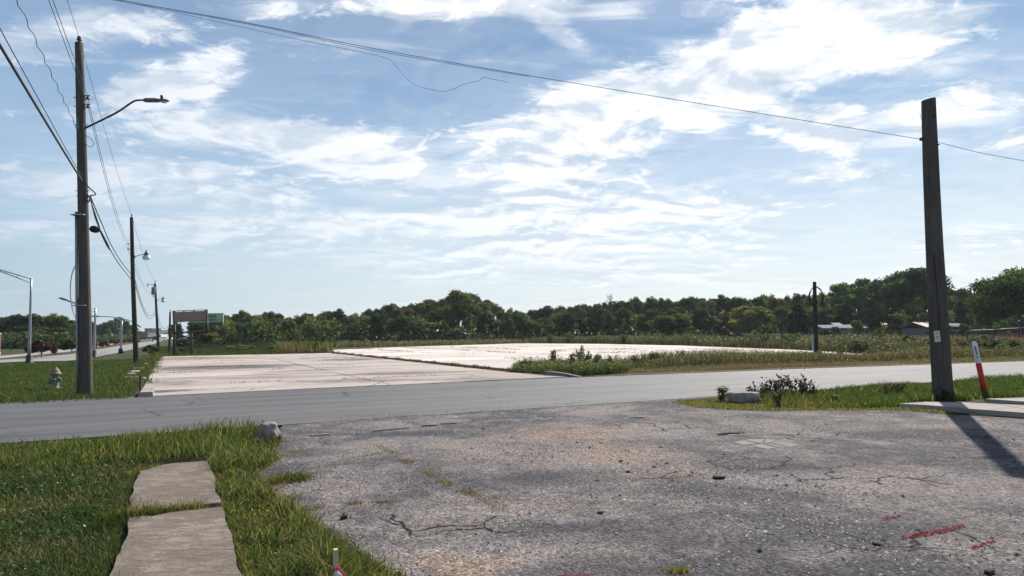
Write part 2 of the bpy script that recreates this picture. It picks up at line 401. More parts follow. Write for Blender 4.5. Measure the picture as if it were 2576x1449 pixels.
def mat_gravel():
    n = NT('broken_asphalt'); p = n.tc.outputs['Object']
    wn = n.nd('ShaderNodeTexNoise'); n.L.new(p, wn.inputs['Vector']); wn.inputs['Scale'].default_value = 1.3; wn.inputs['Detail'].default_value = 5
    ws = n.nd('ShaderNodeVectorMath', operation='SCALE'); n.L.new(wn.outputs['Color'], ws.inputs[0]); ws.inputs['Scale'].default_value = 1.1
    wv = n.nd('ShaderNodeVectorMath', operation='ADD'); n.L.new(p, wv.inputs[0]); n.L.new(ws.outputs[0], wv.inputs[1]); pw = wv.outputs[0]
    def blob(u, v, rx, ry, ang=0.0):
        c = G(u, v); m = n.nd('ShaderNodeMapping', vector_type='TEXTURE'); n.L.new(pw, m.inputs['Vector'])
        m.inputs['Location'].default_value = (c.x + .55, c.y + .55, 0); m.inputs['Rotation'].default_value = (0, 0, R_(ang)); m.inputs['Scale'].default_value = (rx, ry, 1000)
        l = n.nd('ShaderNodeVectorMath', operation='LENGTH'); n.L.new(m.outputs[0], l.inputs[0]); return n.rng(l.outputs['Value'], 1.15, .35)
    def blobs(lst):
        r = None
        for b in lst: q = blob(*b); r = q if r is None else n.math('MAXIMUM', r, q)
        return r
    big = n.noise(p, .4, 6, .65, .8); mid = n.noise(p, 1.9, 6, .65, .5); fine = n.noise(p, 48, 4, .7); grit = n.noise(p, 130, 2, .6)
    cc = n.voro(p, 34, out='Color'); bw = n.nd('ShaderNodeRGBToBW'); n.L.new(cc, bw.inputs[0]); cell = n.voro(p, 34)
    k = n.mix(n.rng(big, .42, .58), (.066, .065, .070), (.165, .150, .142))
    k = n.mix(n.rng(mid, .48, .66, 0, .8), k, (.20, .185, .175))
    k = n.mix(n.rng(n.noise(n.map(p, (1, 1, 1), loc=(9, 4, 0)), .8, 6, .7, .6), .50, .64, 0, .85), k, (.062, .064, .072))
    pale = blobs([(1200, 1290, 1.0, .7), (1500, 1150, 1.4, 1.6), (2240, 1225, .8, .45), (1300, 1400, .8, .4), (1650, 1080, 1.6, 1.2), (1230, 1130, 1.0, 1.0)])
    k = n.mix(n.math('MULTIPLY', pale, .6), k, (.215, .195, .18))
    tan = blobs([(1450, 1090, 1.1, 1.0, 20), (1560, 1140, 1.0, .9, -40), (1690, 1190, .5, .55, -30), (1180, 1420, .5, .3)])
    k = n.mix(n.math('MULTIPLY', n.math('MULTIPLY', tan, n.rng(mid, .3, .55)), .65), k, (.26, .19, .135))
    dark = blobs([(1960, 1170, 1.1, .6), (1760, 1240, .8, .4, -20), (2200, 1330, 1.2, .5), (1750, 1430, 1.2, .3), (2150, 1440, 1.1, .35), (720, 1180, .5, .7), (1420, 1330, .6, .3), (1350, 1200, .9, .5), (2330, 1090, 1.6, .8), (1050, 1090, 1.2, .4)])
    k = n.mix(n.math('MULTIPLY', dark, .78), k, (.045, .046, .053))
    st = n.rng(bw.outputs[0], .1, .9, .35, 1.6); k = n.mix(.8, k, n.mix(1.0, k, st, 'MULTIPLY'))
    k = n.mix(n.rng(fine, .36, .62), n.mix(1.0, k, (.42, .42, .44), 'MULTIPLY'), k)
    k = n.mix(n.rng(grit, .62, .74, 0, .35), k, (.24, .225, .22))
    k = n.mix(1.0, k, (1.76, 1.67, 1.67), 'MULTIPLY')
    ws2 = n.nd('ShaderNodeVectorMath', operation='SCALE'); n.L.new(wn.outputs['Color'], ws2.inputs[0]); ws2.inputs['Scale'].default_value = .6
    wv2 = n.nd('ShaderNodeVectorMath', operation='ADD'); n.L.new(p, wv2.inputs[0]); n.L.new(ws2.outputs[0], wv2.inputs[1])
    cr = n.voro(wv2.outputs[0], 1.5, 'DISTANCE_TO_EDGE'); crk = blobs([(1960, 1165, 1.2, .6), (2200, 1200, 1.2, .5), (1700, 1200, .6, .4), (2050, 1100, 1.4, .6), (1620, 1070, 1.2, .8), (1150, 1320, .8, .3), (2300, 1370, 1.0, .4)])
    crm = n.math('MULTIPLY', n.rng(cr, .030, .008), n.rng(crk, .25, .6)); k = n.mix(n.math('MULTIPLY', crm, .9), k, (.016, .016, .017))
    hgt = n.math('ADD', n.math('MULTIPLY', cell, -1.0), n.math('MULTIPLY', fine, 1.6)); hgt = n.math('SUBTRACT', hgt, n.math('MULTIPLY', crm, 2.5))
    n.bump(hgt, 1.0, .02); return n.fin(k, .95, .14)
def mat_street():
    n = NT('street_asphalt'); p = n.map(n.tc.outputs['Object'], rot=(0, 0, R_(-26.8) * -1))
    p = n.tc.outputs['Object']
    r = n.map(p, rot=(0, 0, -R_(26.8)))
    lane = n.noise(n.map(r, (.05, 1.0, 1)), 1.4, 5, .6); spk = n.noise(p, 70, 3, .7); big = n.noise(p, .25, 4, .6)
    streak = n.noise(n.map(r, (.12, 5.0, 1)), 1.2, 4, .6)
    k = n.mix(n.rng(lane, .36, .64), (.070, .073, .081), (.128, .128, .133))
    k = n.mix(n.rng(streak, .58, .70, 0, .55), k, (.055, .056, .06))
    k = n.mix(n.rng(big, .4, .65, 0, .5), k, (.135, .132, .13))
    k = n.mix(n.rng(spk, .35, .7), n.mix(1.0, k, (.7, .7, .7), 'MULTIPLY'), k)
    sx = n.nd('ShaderNodeSeparateXYZ'); n.L.new(r, sx.inputs[0]); hh = n.math('ADD', sx.outputs[1], n.math('MULTIPLY', n.math('SUBTRACT', n.noise(n.map(r, (.25, .02, 1)), 1.0, 4, .6), .5), .5))
    for (hv, wd, am) in ((14.55, .05, .5), (15.7, .07, .65), (17.25, .09, .8), (18.3, .05, .5), (19.6, .08, .65), (20.5, .05, .5)):
        d_ = n.math('ABSOLUTE', n.math('SUBTRACT', hh, hv)); k = n.mix(n.math('MULTIPLY', n.math('MULTIPLY', n.rng(d_, wd * 1.6, wd * .5), am), n.rng(n.noise(n.map(r, (.3, .3, 1), loc=(hv, 0, 0)), 1.0, 3), .40, .52)), k, (.05, .05, .054))
    cr = n.voro(n.map(r, (.22, .6, 1)), 1.0, 'DISTANCE_TO_EDGE'); crm = n.math('MULTIPLY', n.rng(cr, .014, .003), n.rng(n.noise(p, .7, 2), .48, .55))
    k = n.mix(n.math('MULTIPLY', crm, .8), k, (.02, .02, .022))
    n.bump(n.math('ADD', spk, n.math('MULTIPLY', n.voro(p, 55), -.7)), .6, .009); return n.fin(k, .80, .27)
def mat_concrete(name, c0, c1, stain=.6, dark=(.09, .082, .078), spots=()):
    n = NT(name); p = n.geo.outputs['Position']; r = n.map(p, rot=(0, 0, -R_(26.8)))
    big = n.noise(p, .22, 5, .6, .3); mid = n.noise(p, 2.0, 5, .6); spk = n.noise(p, 90, 2, .6)
    st = n.noise(n.map(r, (.10, .42, 1)), 1.0, 7, .66, .5)
    k = n.mix(n.rng(big, .35, .65), c0, c1); k = n.mix(n.rng(mid, .3, .75, 0, .35), k, tuple(x * .7 for x in c0))
    k = n.mix(n.rng(st, .52, .66, 0, stain), k, dark)
    wn = n.nd('ShaderNodeTexNoise'); n.L.new(p, wn.inputs['Vector']); wn.inputs['Scale'].default_value = .8; wn.inputs['Detail'].default_value = 5
    ws = n.nd('ShaderNodeVectorMath', operation='MULTIPLY_ADD'); n.L.new(wn.outputs['Color'], ws.inputs[0]); ws.inputs[1].default_value = (2.2, 2.2, 0); n.L.new(p, ws.inputs[2])
    for (u, v, rs, rh, am) in spots:
        c = G(u, v); m = n.nd('ShaderNodeMapping', vector_type='TEXTURE'); n.L.new(ws.outputs[0], m.inputs['Vector']); m.inputs['Location'].default_value = (c.x + 1.1, c.y + 1.1, 0); m.inputs['Rotation'].default_value = (0, 0, R_(26.8) * .6); m.inputs['Scale'].default_value = (rs, rh, 1000)
        l = n.nd('ShaderNodeVectorMath', operation='LENGTH'); n.L.new(m.outputs[0], l.inputs[0]); k = n.mix(n.math('MULTIPLY', n.rng(l.outputs['Value'], 1.2, .5, 0, am), n.rng(mid, .25, .6, .4, 1)), k, dark)
    k = n.mix(1.0, k, n.rng(n.oi.outputs['Random'], 0, 1, .86, 1.08), 'MULTIPLY')
    k = n.mix(n.rng(spk, .3, .6), n.mix(1.0, k, (.8, .8, .8), 'MULTIPLY'), k)
    cr = n.voro(n.map(p, (1, 1, 1)), .33, 'DISTANCE_TO_EDGE'); crm = n.math('MULTIPLY', n.rng(cr, .012, .003), n.rng(n.noise(p, .35, 2), .52, .58))
    k = n.mix(n.math('MULTIPLY', crm, .8), k, (.06, .055, .05))
    n.bump(n.math('ADD', n.math('MULTIPLY', mid, .5), spk), .3, .006); return n.fin(k, .95, .06)
def mat_walk():
    n = NT('sidewalk_concrete'); p = n.geo.outputs['Position']; r = n.map(p, (1, 2.2, 1))
    big = n.noise(p, 1.1, 6, .65, .6); mid = n.noise(r, 5.0, 6, .7, .5); spk = n.noise(p, 120, 3, .7); sp2 = n.noise(p, 38, 4, .7)
    k = n.mix(n.rng(big, .36, .62), (.205, .170, .145), (.315, .268, .235)); k = n.mix(n.rng(mid, .44, .60, .75, 0), k, (.155, .128, .108))
    k = n.mix(n.rng(mid, .58, .70, 0, .6), k, (.36, .32, .285)); k = n.mix(n.rng(sp2, .34, .46, .7, 0), k, (.10, .085, .075)); k = n.mix(n.rng(spk, .3, .6), n.mix(1.0, k, (.7, .7, .7), 'MULTIPLY'), k)
    n.bump(n.math('ADD', n.math('MULTIPLY', mid, 2.0), n.math('ADD', spk, sp2)), .7, .012); return n.fin(k, .95, .04)
def mat_ground(name, cols, scale=1.0):
    n = NT(name); p = n.tc.outputs['Object']
    a = n.noise(p, .06 * scale, 5, .6, .5); b = n.noise(p, .8 * scale, 5, .65); c = n.noise(p, 14 * scale, 3, .7)
    k = n.mix(n.rng(a, .35, .65), cols[0], cols[1]); k = n.mix(n.rng(b, .4, .7, 0, .7), k, cols[2])
    k = n.mix(n.rng(c, .3, .7), n.mix(1.0, k, (.5, .5, .5), 'MULTIPLY'), k)
    n.bump(n.math('ADD', b, c), .6, .06); return n.fin(k, .95, .1)
def mat_paint(name, c, thr=.5):
    n = NT(name); p = n.geo.outputs['Position']
    v = n.noise(p, 34, 4, .7); e = n.noise(p, 3.0, 3, .6)
    al = n.math('MULTIPLY', n.rng(v, thr - .05, thr + .05), n.rng(e, .34, .46)); n.L.new(al, n.b.inputs['Alpha'])
    return n.fin(c, 1.0, .0)
M = {}
M['gravel'] = mat_gravel(); M['street'] = mat_street()
M['lot'] = mat_concrete('weathered_slab_concrete', (.40, .345, .31), (.50, .445, .405), .6, (.10, .088, .082), [(540, 925, 4.0, 3.4, .95), (650, 921, 2.6, 2.0, .7), (880, 905, 2.4, 2.6, .8), (890, 959, 2.4, 1.3, .75), (430, 985, .9, .55, .95), (640, 950, 2.4, 1.2, .5), (470, 903, 3.0, 4.0, .6), (1010, 940, 2.4, 1.2, .5), (1150, 955, 2.4, 1.0, .45), (420, 965, .8, 1.4, .6), (760, 935, 2.0, 1.6, .4)])
M['pad'] = mat_concrete('bright_slab_concrete', (.57, .505, .465), (.66, .60, .555), .36, (.25, .21, .185), [(1000, 900, 3, 1.0, .5), (1150, 878, 5, 2, .35), (1500, 880, 6, 2, .4), (1850, 882, 5, 1.5, .4)])
M['walk'] = mat_walk()
M['curb'] = mat_concrete('curb_concrete', (.34, .31, .27), (.44, .40, .36), .5)
M['highway'] = mat_concrete('highway_concrete', (.27, .27, .265), (.36, .355, .34), .5, (.12, .12, .12))
M['soil'] = mat_ground('joint_soil', [(.07, .05, .033), (.10, .075, .05), (.05, .045, .025)], 3)
M['lawn'] = mat_ground('mown_grass_ground', [(.045, .062, .020), (.062, .072, .026), (.075, .068, .035)])
M['verge'] = mat_ground('near_grass_ground', [(.030, .042, .014), (.045, .05, .02), (.06, .05, .028)], 3)
M['field'] = mat_ground('dry_field_ground', [(.105, .078, .042), (.13, .095, .055), (.07, .075, .03)])
M['wood'] = mat_wood('grey_pole_wood', (.062, .053, .047), (.135, .120, .107))
M['wood_dark'] = mat_wood('creosote_pole_wood', (.03, .026, .023), (.065, .055, .048))
M['wood_raw'] = mat_wood('raw_pine', (.52, .40, .24), (.66, .53, .34))
M['steel'] = plain('galvanised_steel', (.30, .31, .33), .5, .5, .6)
M['dark_steel'] = plain('dark_steel', (.035, .033, .033), .6, .4, .2)
M['cable'] = plain('black_cable', (.016, .017, .02), .6, .4)
M['rubber'] = plain('black_rubber', (.012, .012, .013), .7, .3)
M['porcelain'] = plain('brown_porcelain', (.05, .035, .03), .35, .5)
M['lamp_grey'] = plain('lamp_housing_grey', (.14, .14, .15), .5, .4)
M['lens'] = plain('frosted_lens', (.62, .62, .58), .3, .5)
M['board_brown'] = plain('blank_brown_board', (.26, .195, .16), .7, .3, 0, .1, .6)
M['board_frame'] = plain('board_dark_frame', (.05, .043, .04), .7, .3)
M['board_green'] = plain('pale_green_board', (.33, .46, .30), .7, .3, 0, .08, .5)
M['ink'] = plain('dark_lettering', (.02, .022, .02), .8, .2)
M['rock'] = plain('grey_limestone', (.25, .215, .185), .9, .2, 0, .4, 7)
M['rock_dark'] = plain('dark_concrete_chunk', (.16, .14, .13), .9, .2, 0, .5, 5)  # dark tone of the curb end and the lump painting the block's shadow
M['asphalt_dark'] = plain('dark_asphalt', (.05, .048, .048), .95, .1, 0, .5, 20)
M['hyd_body'] = plain('faded_hydrant_paint', (.19, .185, .15), .7, .3, 0, .35, 14)
M['hyd_cap'] = plain('faded_red_hydrant_cap', (.22, .155, .125), .7, .3, 0, .3, 14)
M['red'] = plain('red_marker_plastic', (.50, .018, .015), .45, .45, 0, .12)
M['faded_red'] = plain('faded_red_paint', (.30, .12, .10), .8, .1, 0, .2)
M['white'] = plain('white_plastic', (.68, .68, .69), .45, .4, 0, .12)
M['ribbon_red'] = plain('red_ribbon', (.62, .03, .10), .5, .3, 0, .1)
M['sign_yellow'] = plain('pale_yellow_sign', (.55, .55, .36), .6, .3, 0, .12)
M['red_spray'] = mat_paint('red_spray_paint', (.15, .011, .018), .51)
M['white_spray'] = mat_paint('white_spray_paint', (.6, .6, .58), .5)
M['patch'] = mat_concrete('pale_patch_concrete', (.21, .195, .185), (.28, .26, .25), .5)
M['leaf'] = mat_leaf('tree_leaves', .42, 1.45); M['grass'] = mat_leaf('grass_blades', .42, .95, 0.0, (1.35, 1.32, .75)); M['weed'] = mat_leaf('weed_leaves', .38, 1.05, .015, (1.15, 1.12, .85))
M['bark'] = mat_wood('tree_bark', (.05, .042, .035), (.10, .085, .07))
M['roof_tin'] = plain('white_tin_roof', (.24, .25, .27), .95, .05, .0, .1)
M['roof_red'] = plain('faded_red_roof', (.30, .17, .16), .7, .3)
M['wall_grey'] = plain('grey_shed_siding', (.13, .14, .16), .8, .2)
M['glass'] = plain('dark_window_glass', (.02, .025, .03), .1, .6)
M['far_wall'] = plain('distant_wall', (.20, .20, .22), .8, .2)
M['car_dark'] = plain('dark_car_paint', (.02, .022, .028), .25, .6)
M['car_white'] = plain('white_car_paint', (.62, .62, .63), .25, .6)
M['car_blue'] = plain('blue_grey_car_paint', (.12, .14, .18), .25, .6)
def mat_stones():
    n = NT('loose_stone'); a = n.nd('ShaderNodeVertexColor', layer_name='Col'); n.bump(n.noise(n.tc.outputs['Object'], 80, 2), .3, .005)
    return n.fin(a.outputs[0], .95, .08)
M['stones'] = mat_stones()

# ================================================================== the setting
def g2(lst): return [G(u, v) for u, v in lst]
def sh2(lst): return [SH(s, h) for s, h in lst]
sheet('ground', [(-3500, -200), (3500, -200), (3500, 6000), (-3500, 6000)], -0.10, M['lawn'])
sheet('dry_field', g2([(1290, 862), (1700, 868), (2170, 884), (2576, 884)]) + [P(3100, 840, 62), P(3100, 840, 420), P(1100, 840, 420), P(1000, 840, 118)], -0.08, M['field'])
sheet('lawn', jag(sh2([(-14, 21.0), (-.75, 21.0), (-.75, 63), (14, 63), (14, 110), (-2.6, 160), (-2.6, 400), (-5, 400), (-5, 60), (-14, 56)]), 2, .15), -0.06, M['lawn'])
near_in = [(0, 911), (70, 908), (172, 907), (234, 899), (297, 887), (348, 874.5), (394, 863), (412, 855), (421, 850.5)]
near_out = [(419, 849.6), (407, 852), (386, 856.5), (336, 865), (231, 882), (187, 891), (94, 899.4), (0, 908)]
def ext(pts, du, a):      # carry the carriageway on past the left of the view
    return [(-900, a)] + pts
def road_poly(a, b):
    A = [G(*p) for p in a]; B = [G(*p) for p in b]
    A = [A[0] + (A[0] - A[1]).normalized() * 60] + A; B = B + [B[-1] + (A[1] - A[2]).normalized() * 60]
    return A + B
sheet('highway', road_poly(near_in, [(419, 849.6), (407, 852), (386, 856.5), (336, 864), (231, 881), (187, 889), (94, 898), (0, 904)]), -0.025, M['highway'])
far_in = [(0, 900.5), (78, 893), (166, 885), (242, 873), (320, 860), (383, 853), (415, 849.3)]
far_out = [(414, 848.7), (380, 851.3), (328, 857.5), (242, 868.5), (136, 880.5), (72, 888.5), (0, 894)]
sheet('highway', road_poly(far_in, far_out), -0.025, M['highway'])
med = [(0, 904), (94, 898), (187, 889), (231, 881), (336, 864), (386, 856.5), (407, 852), (383, 853), (320, 860), (242, 873), (166, 885), (78, 893), (0, 900.5)]
sheet('median', [G(*p) for p in med], -0.045, M['field'])

NEAR_H, FAR_H = 13.15, 21.2
street_pts = jag(sh2([(-60, NEAR_H), (70, NEAR_H + .2), (70, FAR_H - .6), (24, FAR_H), (13, FAR_H + .5), (-60, FAR_H - .5)]), .35, .16, 3.0)
sheet('street', street_pts, 0.0, M['street'])
gravel_poly = [G(690, 1122), G(668, 1165), G(640, 1190), G(700, 1262), G(770, 1330), G(850, 1385), G(965, 1452), SH(1.5, 3.2), SH(1.5, -12), SH(50, -12), SH(50, 13.4), SH(1.9, 13.4), SH(1.75, 12.4)]
sheet('gravel_lot', jag(gravel_poly, .3, .10, 9.0), -0.006, M['gravel'])
verge_poly = sh2([(-14, 0.5), (1.6, 0.5), (1.9, 13.3), (-14, 13.1)])
sheet('verge', jag(verge_poly, .6, .1, 5.0), -0.03, M['verge'])
isl_poly = [G(1700, 1007), G(1740, 1020), G(1830, 1027), G(1960, 1031), G(2120, 1030), G(2280, 1030), G(2390, 1042), G(2576, 1052), SH(24, 5.5), SH(45, 6.5), SH(45, 13.2), SH(28, 13.2), SH(14, 13.1)]
sheet('grass_island', jag(isl_poly, .4, .12, 11.0), 0.004, M['verge'])
strip_poly = [G(1285, 936), G(1375, 946), G(1462, 949), G(2000, 928), G(2600, 908), G(2600, 894), G(2300, 893), G(2050, 890), G(1700, 905), G(1400, 918), G(1300, 926)]
sheet('roadside_soil', jag(strip_poly, .8, .2, 2.0), 0.016, M['field'])

# --- concrete lot and raised pad, slab by slab
def clip_poly(poly, a, b, c):           # keep a*x+b*y<=c
    out = []
    for i in range(len(poly)):
        p, q = poly[i], poly[(i + 1) % len(poly)]
        dp, dq = a * p[0] + b * p[1] - c, a * q[0] + b * q[1] - c
        if dp <= 0: out.append(p)
        if dp * dq < 0: t = dp / (dp - dq); out.append((p[0] + (q[0] - p[0]) * t, p[1] + (q[1] - p[1]) * t))
    return out
def slabs(parent, outline, svals, hvals, gap, ztop, thick, mat, seed, gh=None):
    """outline in (s,h), convex; joints along svals / hvals"""
    r = random.Random(seed)
    for i in range(len(svals) - 1):
        for j in range(len(hvals) - 1):
            p = list(outline)
            p = clip_poly(p, 1, 0, svals[i + 1] - gap * r.uniform(.3, 1)); p = clip_poly(p, -1, 0, -svals[i] - gap * r.uniform(.3, 1)) if p else p
            p = clip_poly(p, 0, 1, hvals[j + 1] - (gh or gap) * r.uniform(.2, 1.3)) if p else p
            p = clip_poly(p, 0, -1, -hvals[j] - (gh or gap) * r.uniform(.2, 1.3)) if p else p
            if len(p) < 3: continue
            ar = abs(sum(p[k][0] * p[(k + 1) % len(p)][1] - p[(k + 1) % len(p)][0] * p[k][1] for k in range(len(p)))) / 2
            if ar < .6: continue
            cs = sum(q[0] for q in p) / len(p); ch = sum(q[1] for q in p) / len(p)
            n = len(p); tx, ty = r.uniform(-.0018, .0018), r.uniform(-.0018, .0018); dz = r.uniform(-.008, .008)
            vs = []
            for lev in range(3):
                for q in p:
                    f = 1.0 if lev < 2 else 1 - .03 / max(1.0, math.hypot(q[0] - cs, q[1] - ch))
                    ss, hh = cs + (q[0] - cs) * f, ch + (q[1] - ch) * f
                    z = ztop - thick if lev == 0 else ztop + dz + tx * (ss - cs) + ty * (hh - ch) - (.012 if lev == 1 else 0)
                    vs.append(SH(ss, hh, z))
            fs = [[2 * n + k for k in range(n)]]
            for lev in range(2):
                fs += [[lev * n + k, lev * n + (k + 1) % n, (lev + 1) * n + (k + 1) % n, (lev + 1) * n + k] for k in range(n)]
            c = SH(cs, ch, 0); me = bpy.data.meshes.new('slab'); me.from_pydata([tuple(v - c) for v in vs], [], fs)
            me.update(); bm = bmesh.new(); bm.from_mesh(me); bmesh.ops.recalc_face_normals(bm, faces=bm.faces); bm.to_mesh(me); bm.free()
            link('slab', me, mat, parent, tuple(c))
lot_out = [(-.75, FAR_H + .05), (13.9, FAR_H + .75), (12.85, 25.2), (12.95, 63.2), (-.75, 62.0)]
lot = sheet('concrete_lot', sh2([(-.9, FAR_H - .2), (13.9, FAR_H + .3), (13.0, 25), (13.3, 63.6), (-.9, 62.4)]), -0.02, M['soil'])
slabs(lot, lot_out, [-1, 6.45, 14.2], [21, 25.4, 30.1, 34.6, 39.4, 44.0, 48.6, 53.1, 57.9, 64], .03, .02, .06, M['lot'], 1, .10)
pad_px = [(1300, 926), (1290, 935.5), (845, 888), (838, 880.5), (1000, 873.5), (1300, 864), (1500, 865), (1700, 869), (2000, 880.5), (2185, 891), (2100, 893)]
pad_out = []
for (u, v) in pad_px:
    q = G(u, v, .10); pad_out.append((q.dot(ES), q.dot(EH)))
# convex hull of the pad outline
def hull(ps):
    ps = sorted(set(ps)); L_, U_ = [], []
    for lst, it in ((L_, ps), (U_, ps[::-1])):
        for p in it:
            while len(lst) > 1 and (lst[-1][0] - lst[-2][0]) * (p[1] - lst[-2][1]) - (lst[-1][1] - lst[-2][1]) * (p[0] - lst[-2][0]) <= 0: lst.pop()
            lst.append(p)
    return L_[:-1] + U_[:-1]
pad_out = hull([(round(a, 3), round(b, 3)) for a, b in pad_out] + [(13.3, 26.0)])
pad = sheet('building_pad', sh2(pad_out), -0.005, M['soil'])
slabs(pad, pad_out, [13.2 + 5.6 * i for i in range(9)], [24.5 + 6.1 * i for i in range(15)], .06, .11, .12, M['pad'], 2, .16)
PAD = sh2(pad_out)

# --- sidewalk
walk = sheet('sidewalk', sh2([(-.5, .8), (.58, .8), (.58, 9.7), (-.5, 9.7)]), -0.022, M['soil'])
def walk_slab(h0, h1, z, seed, notch=0.0):
    o = [(-.33, h0), (.48, h0), (.47, h1), (.05, h1 + .02), (-.10, h1 - .06), (-.29, h1 - .34 * (1 if notch else 0))]
    sheet('slab', jag(sh2(o), .09, .045, seed * 3.1), z, M['walk'], None, walk, .10)
walk_slab(7.17, 9.62, .055, 3, 1); walk_slab(3.4, 6.97, .06, 4); walk_slab(.9, 3.36, .055, 5)
# concrete strip and short slab beside the pole
def strip_slab(pts, z, thick, nm, label):
    n = len(pts); c = sum(pts, Vector()) / n
    r = jag(pts, .35, .025, 4.2)
    o = sheet(nm, [p - c.to_2d() for p in r], z, M['curb'], None, None, thick); o.location = (c.x, c.y, 0)
    return tag(o, label, 'concrete slab')
strip_slab([G(2262, 1015, .1), G(2330, 1010.5, .1), G(2420, 1012, .1), G(2576, 1019, .1), SH(22, 6.2), SH(20.5, 5.2), G(2576, 1038, .1), G(2450, 1029, .1), G(2350, 1020, .1)],
           .10, .14, 'concrete_walk', 'pale raised concrete strip crossed by the shadow of the timber pole')
strip_slab([G(2478, 1003, .08), G(2576, 1000, .08), SH(22.6, 9.6), SH(22.2, 8.9), G(2576, 1010, .08)], .08, .12, 'concrete_walk', 'short pale concrete slab in the grass behind the red marker post')

# ================================================================== poles, wires, lamps
def lean_pts(base, u, v, n=8, bow=0.0):
    """points from a base on the ground to a top on the sight line (u,v), kept in the base's depth plane"""
    top = P(u, v, base.y); out = []
    for i in range(n + 1):
        t = i / n; p = base.lerp(top, t); p.x += bow * math.sin(math.pi * t); out.append(p)
    return out
def at_h(pts, v, side=0.0):
    """the point of a pole whose picture height is v"""
    best = None
    for a, b in zip(pts[:-1], pts[1:]):
        for k in range(21):
            p = a.lerp(b, k / 20); c = CAM_M.transposed() @ (p - Vector((0, 0, EYE))); vv = 724.5 - F_PX * c.y / -c.z
            if best is None or abs(vv - v) < best[0]: best = (abs(vv - v), p.copy())
    q = best[1]; q.x += side; return q
def pole_mesh(pts, r0, r1, sink=.4):
    n = len(pts); m = MB(); rs = [r0 + (r1 - r0) * i / (n - 1) for i in range(n)]
    p0 = pts[0] - Vector((0, 0, sink)); rr = random.Random(int(r0 * 1e4) + n)
    m.tube([p0] + pts, [r0] + [r * (1 + rr.uniform(-.015, .015)) for r in rs], 20); return m
def curve_tube(pts, r, seg=6):
    m = MB(); m.tube(pts, r, seg); return m
def smooth_pts(pts, n=6):
    pts = [Vector(p) for p in pts]; out = []
    for i in range(len(pts) - 1):
        a = pts[max(i - 1, 0)]; b = pts[i]; c = pts[i + 1]; d = pts[min(i + 2, len(pts) - 1)]
        for k in range(n):
            t = k / n
            out.append(.5 * ((2 * b) + (c - a) * t + (2 * a - 5 * b + 4 * c - d) * t * t + (3 * b - a - 3 * c + d) * t ** 3))
    return out + [pts[-1]]
def sag(a, b, d, n=24):
    return [Vector(a).lerp(Vector(b), i / n) - Vector((0, 0, 4 * d * (i / n) * (1 - i / n))) for i in range(n + 1)]
def wire(pts, r, label, group=None, mat='cable', name='overhead_wire', cat='wire', seg=5):
    o = curve_tube(pts, r, seg).build(name, M[mat], None, pts[0]); return tag(o, label, cat, group)

# --- first roadside pole, with its lamp
b1 = G(217, 991); p1 = lean_pts(b1, 199, 108, 10, .02)
pole1 = empty('utility_pole', b1, 'tall grey timber utility pole with long street lamp arm beside the hydrant', 'utility pole')
pole_mesh(p1, .172, .112).build('pole', M['wood'], pole1)
t1 = p1[-1]
m = MB(); m.tube([t1, t1 + Vector((0, 0, .10))], .02, 8); m.lathe(t1 + Vector((0, 0, .07)), [(.0, 0), (.06, .0), (.075, .03), (.045, .06), (.07, .09), (.04, .13), (.0, .14)], 12)
m.build('top_insulator', M['porcelain'], pole1)
ins1 = []
for v in (246, 267):
    c = at_h(p1, v); q = c + Vector((.20, -.02, 0)); br = MB()
    br.box(c + Vector((.20, 0, .055)), (.17, .03, .02)); br.box(c + Vector((.20, 0, -.055)), (.17, .03, .02)); br.box(c + Vector((.12, 0, 0)), (.02, .04, .13)); br.tube([c + Vector((-.19, 0, 0)), c + Vector((.13, 0, 0))], .012, 6)
    i = br.build('insulator_bracket', M['dark_steel'], pole1)
    k = MB(); k.lathe(q + Vector((.03, 0, -.05)), [(.0, 0), (.045, 0), (.03, .03), (.03, .07), (.045, .1), (0, .1)], 10); k.build('spool', M['porcelain'], i); ins1.append(q + Vector((.03, 0, 0)))
# lamp arm and luminaire
a0 = at_h(p1, 325, .1); Yl = b1.y - .15
arm = smooth_pts([a0, P(290, 285, Yl), P(325, 262, Yl), P(340, 253.5, Yl), P(352, 252, Yl), P(364, 252, Yl)], 5)
m = MB(); m.tube(arm, .028, 8); m.box(a0 + Vector((-.02, -.02, 0)), (.06, .14, .22)); m.build('lamp_arm', M['dark_steel'], pole1)
l0, l1 = P(362, 252.5, Yl), P(425, 253.2, Yl); Lx = (l1 - l0).length
prof = [(0, .055, .05), (.08, .075, .065), (.50, .075, .075), (.56, .05, .11), (.70, .042, .12), (.86, .045, .11), (.95, .03, .08), (1.0, .008, .03)]
m = MB(); vs = []; seg = 12
for (t, hz, hy) in prof:
    c = l0.lerp(l1, t)
    for k in range(seg):
        w = 2 * math.pi * k / seg; cz = math.sin(w)
        vs.append(c + Vector((0, math.cos(w) * hy, (cz if cz > 0 else cz * .8) * hz)))
m.add(vs, [[i * seg + k, i * seg + (k + 1) % seg, (i + 1) * seg + (k + 1) % seg, (i + 1) * seg + k] for i in range(len(prof) - 1) for k in range(seg)] + [list(range(seg))], True)
lum = m.build('luminaire', M['lamp_grey'], pole1)
m = MB(); c = l0.lerp(l1, .72); m.lathe(c + Vector((0, 0, .03)), [(.045, 0), (.042, .10), (.036, .13), (0, .13)], 10, (-.12, 0, 1)); m.build('photocell', M['rubber'], lum)
m = MB(); m.lathe(l0.lerp(l1, .80) + Vector((0, 0, -.035)), [(.0, -.035), (.06, -.03), (.09, 0)], 12); m.build('lens', M['lens'], lum)
